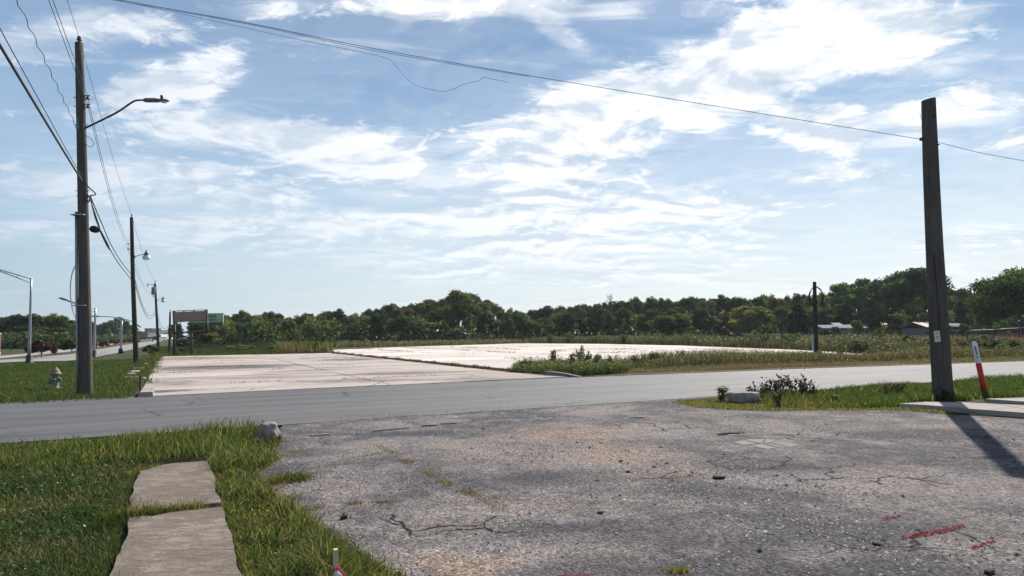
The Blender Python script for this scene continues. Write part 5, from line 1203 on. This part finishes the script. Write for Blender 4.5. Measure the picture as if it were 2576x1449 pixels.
parts.append(leaf_arrays(np.concatenate([cv, rng.uniform(.015, .065, (nc, 1))], 1), unit(rng.normal(0, .45, (nc, 3)) + np.array([0, 0, 1])), (.006 + .0012 * np.hypot(cv[:, 0], cv[:, 1])) * rng.uniform(.7, 1.3, nc), pick(DEEP_GREEN + [(.05, .09, .035)], nc, .2), .9))
fp = scatter([SH(-5, 9.5), SH(-.5, 9.5), SH(-.6, 3.5), SH(-5, 5)], 260); fp = fp[patchy(fp, .8, 1.0) > .02]
parts.append(leaf_arrays(np.concatenate([fp, rng.uniform(.05, .10, (len(fp), 1))], 1), unit(rng.normal(0, .3, (len(fp), 3)) + np.array([0, 0, 1])), .011 * rng.uniform(.7, 1.3, len(fp)), np.full((len(fp), 3), .5), 1.0))
tag(link('lawn_grass', mesh_of(join_arrays(parts), 'lawn_grass'), M['grass']), 'deep green clover lawn left of the sidewalk', 'grass', None, 'stuff')
# verge by the street: tall bright grass
vp = [SH(-11, 12.95), SH(1.5, 12.9), SH(1.75, 11.3), SH(1.2, 10.3), SH(-.3, 10.2), SH(-6, 11.2), SH(-11, 12.0)]
pts = scatter(vp, 17000, 11, 1.2, [[SH(1.2, 11.0), SH(1.8, 11.0), SH(1.8, 12.1), SH(1.2, 12.1)]]); s_ = pts @ np.array([ES.x, ES.y]); pv = patchy(pts, .7, 8.0); k = np.clip((s_ + 6.5) / 7, .15, 1)
grass('verge_grass', 'tall bright yellow-green grass along the street edge', pts, (.05 + .17 * rng.random(len(pts)) ** 2.4) * k * (1 + .9 * pv), .0055 + .003 * rng.random(len(pts)), rng.uniform(.15, .8, len(pts)), LUSH + [(.14, .15, .05)] + DRY[:1] + DEEP_GREEN[:2], [.16, .16, .12, .16, .12, .09, .10, .09])
# right of the sidewalk
rp = [SH(.5, 2.8), SH(.5, 10.2), SH(1.25, 10.6), SH(1.35, 9.6), SH(.9, 8.6), SH(1.0, 7.2), SH(1.15, 6.2), SH(1.35, 5.0), SH(1.6, 4.2), SH(1.6, 2.8)]
pts = scatter(rp, 26000, 5.2, 1.3); d = np.hypot(pts[:, 0], pts[:, 1]); pv = patchy(pts, 1.6, 5.0); s_ = pts @ np.array([ES.x, ES.y])
edge = np.clip((1.55 - s_) / .5, .25, 1)
grass('verge_grass', 'seedy green grass between the sidewalk and the gravel', pts, (.03 + .13 * rng.random(len(pts)) ** 2.2) * (1 + 1.0 * pv) * edge, .0016 + .0005 * d, rng.uniform(.2, 1.3, len(pts)), LUSH + DEEP_GREEN[1:3] + [(.17, .18, .07)] + DRY, [.14, .12, .10, .10, .12, .10, .13, .08, .06, .05])
fp = np.array([[*(G(650, 1330).xy)]]) + rng.normal(0, .06, (40, 2)) * np.array([[1.5, .5]])
arr = leaf_arrays(np.concatenate([fp, rng.uniform(.10, .17, (40, 1))], 1), unit(rng.normal(0, .4, (40, 3)) + np.array([0, -.3, 1])), .008 * rng.uniform(.6, 1.2, 40), np.tile([[.50, .30, .02]], (40, 1)), 1.0)
tag(link('yellow_wildflowers', mesh_of(arr, 'yellow_wildflowers'), M['grass']), 'small patch of yellow flowers in the grass beside the sidewalk', 'flowers', None, 'stuff')
# grass growing from the sidewalk joint and edges
def tuft_line(a, b_, n, h, w, cols, spread=.03, lean=.7, z=.0):
    t = rng.random(n); A = np.array(a.xy); Bv = np.array(b_.xy); q = A + (Bv - A) * t[:, None] + rng.normal(0, spread, (n, 2)); bump = .5 + .5 * np.abs(np.sin(t * 9 + 1) * np.sin(t * 23))
    return blade_arrays(np.concatenate([q, np.full((n, 1), z)], 1), h * rng.uniform(.3, 1.1, n) * bump, w, rng.uniform(.1, lean, n), pick(cols, n, .2))
parts = [tuft_line(SH(-.45, 7.03), SH(-.05, 7.1), 900, .21, .0034, LUSH + DRY + DEEP_GREEN, .05), tuft_line(SH(-.02, 7.08), SH(.3, 7.1), 700, .19, .0032, LUSH + DRY, .04), tuft_line(SH(.2, 7.08), SH(.5, 7.1), 260, .07, .003, DRY + LUSH[:1], .02), tuft_line(SH(-.52, 6.85), SH(-.2, 7.0), 900, .13, .0035, DEEP_GREEN, .08),
         tuft_line(SH(-.45, 9.2), SH(-.1, 9.65), 700, .12, .0038, LUSH + DRY, .06), tuft_line(SH(-.1, 9.66), SH(.5, 9.66), 500, .08, .0038, DRY + LUSH[:2], .04),
         tuft_line(SH(-.36, 3), SH(-.33, 9.2), 5200, .10, .0028, DEEP_GREEN + DRY[2:], .07, 1.3), tuft_line(SH(.51, 3), SH(.51, 9.6), 2600, .08, .003, LUSH + DRY[:1], .02, .9)]
gl = [G(700, 1112), G(676, 1150), G(640, 1190), G(700, 1262), G(770, 1330), G(850, 1385), G(965, 1452)]
for a, b_ in zip(gl[:-1], gl[1:]): parts.append(tuft_line(a, b_, 420, .09, .0032, LUSH + DRY + DRY + DEEP_GREEN, .10, 1.2))
tag(link('joint_grass', mesh_of(join_arrays(parts), 'joint_grass'), M['grass']), 'grass sprouting from the sidewalk joint and edges', 'grass', None, 'stuff')
# island grass with dry fringe
ip = [G(1706, 1009), G(1745, 1019), G(1830, 1025), G(1960, 1029), G(2120, 1028), G(2270, 1026), G(2300, 1012), G(2420, 1009), G(2490, 1003), G(2600, 1000), SH(26, 12.9), SH(14, 12.9)]
pts = scatter(ip, 42000, 16, 1.2); pv = patchy(pts, .55, 2.0); h_ = pts @ np.array([EH.x, EH.y]); s_ = pts @ np.array([ES.x, ES.y]); fr = np.clip((s_ - 11.2) / 2.5, .25, 1)
cl = pick(LUSH[:3] + DEEP_GREEN + DEEP_GREEN, len(pts), .2); dry = (rng.random(len(pts)) < np.clip(.75 - .2 * (s_ - 10.6), .08, .8)); cl[dry] = pick(DRY + [(.12, .14, .045)], int(dry.sum()), .2)
B = np.concatenate([pts, np.full((len(pts), 1), .0)], 1)
parts = [blade_arrays(B, (.06 + .12 * rng.random(len(pts)) ** 1.5) * (1 + .7 * pv) * fr, .006 + .004 * rng.random(len(pts)), rng.uniform(.1, .9, len(pts)), cl)]
fr_line = [G(1706, 1012), G(1760, 1023), G(1850, 1029), G(1960, 1032), G(2120, 1031), G(2280, 1030), G(2385, 1040)]
for a, b_ in zip(fr_line[:-1], fr_line[1:]): parts.append(tuft_line(a, b_, 700, .07, .007, DRY + LUSH[:2] + [(.12, .14, .045)], .10, 1.0))
parts.append(tuft_line(bR + Vector((-.35, -.28, 0)), bR + Vector((.4, -.3, 0)), 700, .30, .007, LUSH + DEEP_GREEN + DRY[:1], .08))
tag(link('island_grass', mesh_of(join_arrays(parts), 'island_grass'), M['grass']), 'green and straw coloured grass around the timber pole', 'grass', None, 'stuff')
# grass across the street on the left
cp = [SH(-13, 20.7), SH(-.95, 20.9), SH(-.95, 26), SH(-1.4, 40), SH(-1.2, 60), SH(-5, 58), SH(-13, 52)]
pts = scatter(cp, 52000, 24, 1.7); d = np.hypot(pts[:, 0], pts[:, 1]); pv = patchy(pts, .35, 6.0); h_ = pts @ np.array([EH.x, EH.y]); s_ = pts @ np.array([ES.x, ES.y])
tall = np.clip(1 - (h_ - 21) / 2.6, 0, 1) + np.clip(1 - np.abs(s_ + 1.2) / .9, 0, 1) * .8
B = np.concatenate([pts, np.full((len(pts), 1), -.06)], 1)
grass('verge_grass', 'mown green grass around the hydrant and lamp pole', B, .06 + (.05 + .10 * tall) * rng.random(len(pts)) * (1 + .6 * pv) + .05 * tall, (.006 + .004 * rng.random(len(pts))) * d / 22, rng.uniform(.1, .9, len(pts)), LUSH + DEEP_GREEN[1:3] + [(.10, .11, .035)], [.14, .12, .18, .04, .25, .20, .07])
wl = []
for k in range(16):                             # weeds along the lot edge up to the second pole
    c0 = SH(-1.1 + rng.normal(0, .2), 27 + 2.3 * k); wl.append(tuft_line(c0, c0 + EH * 2.2, 420, (.16 + .22 * rng.random()) * (1.6 if k > 8 else .8), .012, LUSH + DEEP_GREEN + [(.14, .13, .06)] + DRY[1:], .25))
tag(link('edge_weeds', mesh_of(join_arrays(wl), 'edge_weeds'), M['weed']), 'ragged weeds along the left edge of the concrete lot', 'weeds', None, 'stuff')
# lawn beyond the lot
fp_ = [SH(-1, 62.6), SH(13.2, 64), SH(15.5, 78), SH(13, 100), SH(-2, 130), SH(-3.2, 100)]
pts = scatter(fp_, 26000, 62, 1.3); d = np.hypot(pts[:, 0], pts[:, 1]); pv = patchy(pts, .12, 1.0)
grass('field_grass', 'green lawn before the billboards and the wood', np.concatenate([pts, np.full((len(pts), 1), -.06)], 1), .05 + .09 * rng.random(len(pts)) * (1 + pv), .02 + .02 * rng.random(len(pts)), rng.uniform(.1, .9, len(pts)), LUSH[:3] + DEEP_GREEN + [(.10, .10, .04)], None)
hp = [P(470, 860, 86), P(900, 860, 96), P(1000, 860, 120), P(470, 860, 112)]
pts = scatter(hp, 12000); grass('field_weeds', 'rough tan and green weeds at the foot of the wood behind the lawn', np.concatenate([pts, np.full((len(pts), 1), -.1)], 1), (.15 + .40 * rng.random(len(pts))) * (1 + 1.2 * patchy(pts, .1, 2)), .05, rng.uniform(.1, .8, len(pts)), DEEP_GREEN + DEEP_GREEN + DK_W + [(.085, .08, .045), (.06, .07, .04)], None, None, 'weed')
tp_ = [G(690, 886), G(832, 884), G(838, 876), G(700, 876)]
pts = scatter(tp_, 3500); grass('field_weeds', 'tan ragged weeds at the left corner of the raised slabs', pts, .3 + .9 * rng.random(len(pts)) ** 1.5, .025, rng.uniform(.1, .6, len(pts)), DEEP_GREEN + DRY + [(.16, .12, .06)], None, None, 'weed')

# tall weeds behind the pad, and dry field
def weed_band(name, label, poly, n, h, w, cols, heads, avoid=(), near=None, hs=.05, p=None, lean=.35):
    pts = scatter(poly, n, near, 1.2, avoid); pv = patchy(pts, .12, 4.0); B = np.concatenate([pts, np.full((len(pts), 1), -.1)], 1)
    hh = h * (.45 + .55 * rng.random(len(pts))) * (1 + .55 * pv)
    parts = [blade_arrays(B, hh, w * rng.uniform(.6, 1.4, len(pts)), rng.uniform(.05, lean, len(pts)), pick(cols, len(pts), .22, p))]
    k = rng.random(len(pts)) < heads[0]; m_ = int(k.sum()); C = B[k] + np.array([0, 0, 1.]) * (hh[k] * rng.uniform(.75, 1.02, m_))[:, None] + rng.normal(0, .06, (m_, 3))
    parts.append(leaf_arrays(C, unit(rng.normal(0, .6, (m_, 3)) + np.array([0, -.2, 1])), hs * rng.uniform(.6, 1.6, m_), pick(heads[1], m_, .2), .8))
    k = rng.random(len(pts)) < .7; m_ = int(k.sum()); C = B[k] + np.array([0, 0, 1.]) * (hh[k] * rng.uniform(.2, .85, m_))[:, None] + rng.normal(0, .1, (m_, 3))
    parts.append(leaf_arrays(C, unit(rng.normal(size=(m_, 3))), hs * 1.3 * rng.uniform(.6, 1.5, m_), pick(cols, m_, .22, p), .5))
    return tag(link(name, mesh_of(join_arrays(parts), name), M['weed']), label, 'weeds', None, 'stuff')
OLW = [(.070, .076, .040), (.095, .088, .050), (.055, .068, .034), (.125, .105, .062), (.045, .062, .030), (.05, .064, .036)]
HEADS = (.22, [(.22, .18, .06), (.18, .20, .12), (.30, .30, .23), (.12, .15, .07)])
PADA = [PAD]
weed_band('tall_weeds', 'tall flowering weeds along the far side of the slabs', [G(1340, 862.5), G(1500, 864), G(1700, 868), G(2000, 879), G(2200, 889), P(2330, 860, 52), P(2330, 860, 80), P(1700, 850, 118), P(1330, 850, 130)], 30000, 1.15, .03, OLW, HEADS, PADA, None, .085)
weed_band('tall_weeds', 'scrubby weeds on the rise between street and dry field', [G(2190, 890), G(2600, 890), P(2700, 850, 80), P(2300, 850, 80)], 20000, .72, .022, OLW + OLW + DEEP_GREEN[2:], (.16, HEADS[1]), (), 46, .06)
weed_band('dry_grass', 'dry reddish-brown grass of the open field before the sheds', [P(1900, 850, 84), P(2700, 850, 66), P(2700, 850, 104), P(1900, 850, 122)], 26000, 1.05, .035, [(.17, .112, .07), (.20, .135, .085), (.14, .098, .06)], (.2, [(.2, .15, .09)]), (), None, .07)
weed_band('low_weeds', 'thin weeds and scrub along the far edge of the slabs', [P(845, 860, 92), P(1330, 860, 118), P(1330, 860, 140), P(845, 860, 128)], 9000, .7, .035, OLW + DRY[:2], (.3, [(.3, .3, .22), (.2, .2, .09)]), PADA, None, .08)
# roadside strip: straw grass in front, greener weeds behind
weed_band('roadside_grass', 'straw coloured grass along the far side of the street', [G(1420, 946), G(1600, 941), G(2000, 925.5), G(2620, 906.5), G(2620, 898), G(2000, 914), G(1600, 926), G(1400, 934)], 42000, .26, .008, [(.26, .205, .12), (.20, .155, .09), (.15, .12, .07), (.22, .18, .11), (.12, .115, .06)], (.1, [(.28, .23, .12)]), (), 27, .02, None, .8)
weed_band('roadside_weeds', 'green and tan weeds between the street grass and the slabs', [G(1286, 936), G(1420, 945), G(1600, 931), G(2000, 917), G(2600, 900), G(2600, 893), G(2050, 899), G(1700, 911), G(1400, 922), G(1300, 928)], 34000, .72, .011, OLW + OLW[:2] + DEEP_GREEN[1:3] + DRY[:2], (.3, [(.26, .24, .13), (.2, .2, .1), (.3, .24, .08)]), (), 28, .03)
weed_band('roadside_weeds', 'dense green weeds heaped at the curb end', [G(1288, 937), G(1365, 944), G(1470, 947), G(1580, 940), G(1580, 925), G(1400, 922), G(1300, 929)], 13000, .62, .011, LUSH[:2] + OLW[:2] + DEEP_GREEN, (.2, [(.2, .22, .1)]), (), None, .035)
# leafy weeds that stand up singly
def weed_mesh(seed, H, nst, spread, nleaf, size, cols):
    r = np.random.default_rng(seed); P_ = []; m = MB()
    for s in range(nst):
        a = r.uniform(0, 6.28); t = r.uniform(.3, 1) * spread; hgt = H * r.uniform(.6, 1); b0 = np.array([r.normal(0, .04), r.normal(0, .04), -.05]); tip = np.array([math.cos(a) * t, math.sin(a) * t, hgt]); mid = (b0 + tip) / 2 + np.array([0, 0, .06 * H])
        q = smooth_pts([Vector(b0), Vector(mid), Vector(tip)], 4); m.tube(q, [.008 * (1.2 - i / len(q)) + .002 for i in range(len(q))], 4, False)
        for k in range(nleaf): f = r.uniform(.18, 1) ** .8; x = q[min(int(f * (len(q) - 1)), len(q) - 1)]; P_.append((x.x + r.normal(0, .06), x.y + r.normal(0, .06), max(.02, x.z + r.normal(0, .05))))
    C = np.array(P_); lv = mesh_of(leaf_arrays(C, unit(r.normal(0, .8, (len(C), 3)) + np.array([0, 0, .7])), size * r.uniform(.5, 1.3, len(C)), np.array(cols)[r.integers(0, len(cols), len(C))] * r.uniform(.75, 1.25, (len(C), 1)), .5, r), 'leaves'); lv.materials.append(M['weed'])
    sm = bpy.data.meshes.new('stem'); sm.from_pydata([tuple(v) for v in m.v], [], m.f); sm.materials.append(M['bark']); return lv, sm
WV = [weed_mesh(301 + i, 1.0, 7 + i % 3, .34, 70, .055, [(.085, .11, .05), (.07, .095, .042), (.11, .12, .06)]) for i in range(3)]
PV = [weed_mesh(331 + i, .62, 8, .46, 13, .066, [(.032, .016, .02), (.04, .022, .024), (.028, .018, .018), (.04, .045, .02)]) for i in range(2)]
def weed(kind, i, base, h, w, label, group=None, name='weed_plant'):
    lv, sm = kind[i % len(kind)]; e = empty(name, base, label, 'weed', group); e.scale = (w, w, h); e.rotation_euler = (0, 0, random.uniform(0, 6.28)); link('leaves', lv, None, e); link('stem', sm, None, e); return e
WG = 'tall leafy weeds standing along the slabs'
for k, (u, v, vt) in enumerate([(1392, 925, 872), (1462, 922, 871), (1475, 925, 878), (1505, 928, 893), (1540, 930, 900), (1605, 925, 898), (1640, 922, 888), (1660, 921, 892), (1715, 916, 886), (1740, 917, 898), (1790, 915, 903), (1850, 911, 900), (1905, 910, 896), (1960, 906, 892), (2030, 903, 888), (2062, 902, 880), (2110, 900, 884), (1330, 933, 905), (1440, 930, 890)]):
    b = G(u, v); weed(WV, k, b, P(u, vt, b.y).z * (1.05 if k < 3 else 1.3), rng.uniform(.7, 1.15), 'tall leafy weed standing against the pale slabs', WG)
BG = 'dark green weed clumps in the rough grass'
rb_ = random.Random(77)
for k in range(30):
    u = rb_.uniform(2085, 2560); v = rb_.uniform(868, 896); b = G(u, v)
    if inpoly(np.array([b.x]), np.array([b.y]), PAD)[0]: continue
    weed(WV, k, b, rb_.uniform(.75, 1.35), rb_.uniform(1.2, 2.4), 'dark green weed clump in the rough grass beyond the street', BG)
for k in range(26):
    u = rb_.uniform(1380, 2080); b = P(u, 850, float(np.interp(u, [1380, 1700, 2080], [106, 88, 58])) + rb_.uniform(0, 9)); b.z = -.1
    if inpoly(np.array([b.x]), np.array([b.y]), PAD)[0]: continue
    weed(WV, k, b, rb_.uniform(1.2, 1.8), rb_.uniform(2.0, 3.6), 'leafy weed clump rising from the tall weeds behind the slabs', 'weed clumps behind the slabs')
PG = 'purple leaved weeds on the grass island'
for k, (u, v, h, w) in enumerate([(1905, 1006, .75, .75), (1935, 1000, .85, .8), (1960, 1002, 1.0, .9), (1995, 998, 1.05, .8), (2020, 996, .95, .7), (2040, 1004, .8, .7), (2235, 998, .55, .75), (2265, 996, .6, .7), (2370, 1010, .6, .5)]):
    weed(PV, k, G(u, v), h, w, 'sprawling weed with dark purple leaves on the grass island', PG, 'purple_weed')
for (u, v, h, w, lab) in [(1815, 1009, .42, .55, 'bushy green weed at the left end of the long boulder'), (1960, 1022, .40, .5, 'bright green weed below the purple leaved weeds'), (700, 1112, .12, .35, 'small weed at the right foot of the stone block'), (2100, 1012, .22, .5, 'low light green weed in the middle of the grass island')]:
    weed(WV, int(u), G(u, v), h, w, lab)
# tufts in the gravel
def tuft(u, v, r, h, n, cols, label, dryp=0.0):
    c = G(u, v); q = rng.normal(0, r / 2, (n, 2)) * np.array([[1, .6]]); B = np.concatenate([q, np.full((n, 1), -.01)], 1)
    me = mesh_of(blade_arrays(B, h * rng.uniform(.4, 1.1, n), .0035, rng.uniform(.2, 1.1, n), pick(cols, n, .2)), 'grass_tuft'); o = link('grass_tuft', me, M['grass'], None, tuple(c)); return tag(o, label, 'grass tuft', None, 'stuff')
tuft(735, 1206, .26, .12, 420, LUSH + [(.16, .17, .06)], 'bright green grass tuft growing in the gravel beside the lawn')
tuft(690, 1214, .16, .11, 200, DRY + [(.14, .11, .06)], 'dry brown grass tuft next to the bright green one')
tuft(865, 1303, .04, .06, 60, DEEP_GREEN, 'tiny dark green tuft in the gravel'); tuft(1708, 1437, .10, .05, 140, DRY + LUSH[:1], 'small tan tuft in the gravel near the spray paint')
dp = []
def dry_line(pxs, n, h, spread): 
    g_ = [G(*p) for p in pxs]
    for a, b_ in zip(g_[:-1], g_[1:]):
        f0 = random.uniform(0, .35); f1 = random.uniform(.6, 1); dp.append(tuft_line(a.lerp(b_, f0), a.lerp(b_, f1), int(n * .42), h * .8, .0035, [(.26, .19, .105), (.21, .155, .085), (.16, .125, .075)], spread, 1.2, -.005))
dry_line([(955, 1118), (1000, 1150), (1060, 1180), (1105, 1205), (1150, 1228), (1210, 1250), (1265, 1288)], 420, .045, .045)
dry_line([(1130, 1235), (1200, 1245), (1300, 1258)], 200, .04, .06); dry_line([(905, 1148), (960, 1140)], 150, .035, .04)
dry_line([(870, 1268), (930, 1262), (1000, 1262)], 260, .05, .022); dry_line([(720, 1290), (770, 1278), (815, 1275)], 300, .06, .05)
dry_line([(740, 1240), (760, 1262)], 120, .06, .05); dry_line([(665, 1135), (720, 1150), (760, 1128)], 320, .06, .09); dry_line([(690, 1230), (720, 1215)], 120, .05, .05)
tag(link('dry_crack_grass', mesh_of(join_arrays(dp), 'dry_crack_grass'), M['grass']), 'straw coloured dead grass following cracks in the gravel lot', 'grass', None, 'stuff')
jp = []
pe = [SH(13.05, 25.4), SH(13.1, 35), SH(13.2, 45), SH(13.3, 55), SH(13.4, 62.8)]
for a, b_ in zip(pe[:-1], pe[1:]): jp.append(tuft_line(a, b_, 1300, .22, .02, [(.10, .068, .036), (.10, .07, .035), (.09, .08, .03)], .10, .8))
r2 = random.Random(5)
for k in range(90):
    s0 = r2.choice([18.8, 24.4, 30, 35.6, 41.2]) ; h0 = r2.uniform(28, 75); a = SH(s0, h0, 0); L_ = r2.uniform(.5, 4); b_ = a + (EH if r2.random() < .5 else ES) * L_
    if inpoly(np.array([a.x]), np.array([a.y]), PAD)[0] and inpoly(np.array([b_.x]), np.array([b_.y]), PAD)[0]: jp.append(tuft_line(a, b_, int(26 * L_), r2.uniform(.08, .22), .013, [(.16, .12, .06), (.12, .1, .05), (.2, .15, .08)], .08, .7, .09))
for k in range(40):
    h0 = r2.choice([25.4, 30.1, 34.6, 39.4, 44, 48.6, 53.1, 57.9]); s0 = r2.uniform(-.5, 12); jp.append(tuft_line(SH(s0, h0), SH(min(12.8, s0 + r2.uniform(.4, 2)), h0), 40, .10, .012, [(.12, .1, .05), (.09, .085, .035)], .03, .7, .0))
for s0 in (6.45,): jp.append(tuft_line(SH(s0, 22), SH(s0, 61), 260, .05, .012, [(.10, .085, .05)], .02, .7))
jp.append(tuft_line(SH(-.8, 62.3), SH(5, 62.7), 900, .25, .02, DRY[2:] + LUSH, .2))
tag(link('joint_weeds', mesh_of(join_arrays(jp), 'joint_weeds'), M['weed']), 'brown dead weeds growing in the joints of the concrete slabs', 'weeds', None, 'stuff')

# ================================================================== loose stones on the gravel
def stones(n, poly, near, power, smin, smax, cols, name, label, z=-.006):
    pts = scatter(poly, n, near, power); pv = patchy(pts, .5, 12.0); keep = rng.random(len(pts)) < np.clip(.34 + 1.9 * pv, .02, 1); pts = pts[keep]; n = len(pts)
    base = np.array([[0, 0, 1], [1, 0, 0], [0, 1, 0], [-1, 0, 0], [0, -1, 0], [.6, .6, .55], [-.6, .5, .6]], float)[:5]
    s = smin + (smax - smin) * rng.random(n) ** 2.2
    V = base[None] * (1 + rng.normal(0, .22, (n, 5, 1))) + rng.normal(0, .12, (n, 5, 3)); V *= s[:, None, None] * np.array([1, 1, .62])
    a = rng.uniform(0, 6.28, n); ca, sa = np.cos(a)[:, None], np.sin(a)[:, None]; x = V[..., 0] * ca - V[..., 1] * sa; y = V[..., 0] * sa + V[..., 1] * ca
    V = np.stack([x + pts[:, :1], y + pts[:, 1:2], V[..., 2] + z], -1)
    V[:, 1:, 2] -= .002
    f = np.array([[0, 1, 2], [0, 2, 3], [0, 3, 4], [0, 4, 1]]); lp = (f[None] + (np.arange(n) * 5)[:, None, None]).reshape(-1)
    me = np_mesh(name, V.reshape(-1, 3), lp, np.full(n * 4, 3), np.repeat(pick(cols, n, .3), 5, 0)); return tag(link(name, me, M['stones']), label, 'stones', None, 'stuff')
SC = [(.17, .16, .16), (.13, .128, .132), (.21, .195, .185), (.075, .075, .08), (.10, .098, .10), (.25, .235, .22)]
gp = [G(690, 1130), G(720, 1262), G(790, 1330), G(870, 1385), G(975, 1452), SH(1.7, 3.0), SH(9.5, -.5), SH(24, 4.5), G(2576, 1055), G(2390, 1046), G(2280, 1034), G(1960, 1036), G(1740, 1024), G(1690, 1010), SH(8, 13.0), SH(2.1, 13.0)]
stones(100000, gp, 4.8, 1.7, .004, .019, SC, 'loose_gravel', 'loose grey stones scattered over the broken asphalt')
stones(7000, sh2([(2.2, 12.4), (30, 12.6), (30, 14.0), (2.2, 14.0)]), 13, 1.2, .006, .02, SC, 'road_edge_gravel', 'loose stones strewn along the near edge of the street', .0)
stones(900, gp, 6.0, 1.0, .015, .045, [(.03, .03, .032), (.05, .048, .048), (.11, .10, .10)], 'asphalt_crumbs', 'dark crumbs of broken asphalt on the gravel lot')

# ================================================================== haze in the air
m = MB(); m.box((0, 700, 19.4), (2600, 1640, 41.2))
haze = m.build('haze', None, None, (0, 700, -1.2)); haze['kind'] = 'stuff'; tag(haze, 'thin pale summer haze over the whole place', 'haze')
hm = bpy.data.materials.new('summer_haze'); hm.use_nodes = True; hn = hm.node_tree; hn.nodes.clear()
ho = hn.nodes.new('ShaderNodeOutputMaterial'); hv = hn.nodes.new('ShaderNodeVolumePrincipled')
hv.inputs['Color'].default_value = (.86, .92, 1.0, 1); hv.inputs['Density'].default_value = 0.00014; hv.inputs['Anisotropy'].default_value = 0.2
hn.links.new(hv.outputs[0], ho.inputs['Volume']); haze.data.materials.append(hm)
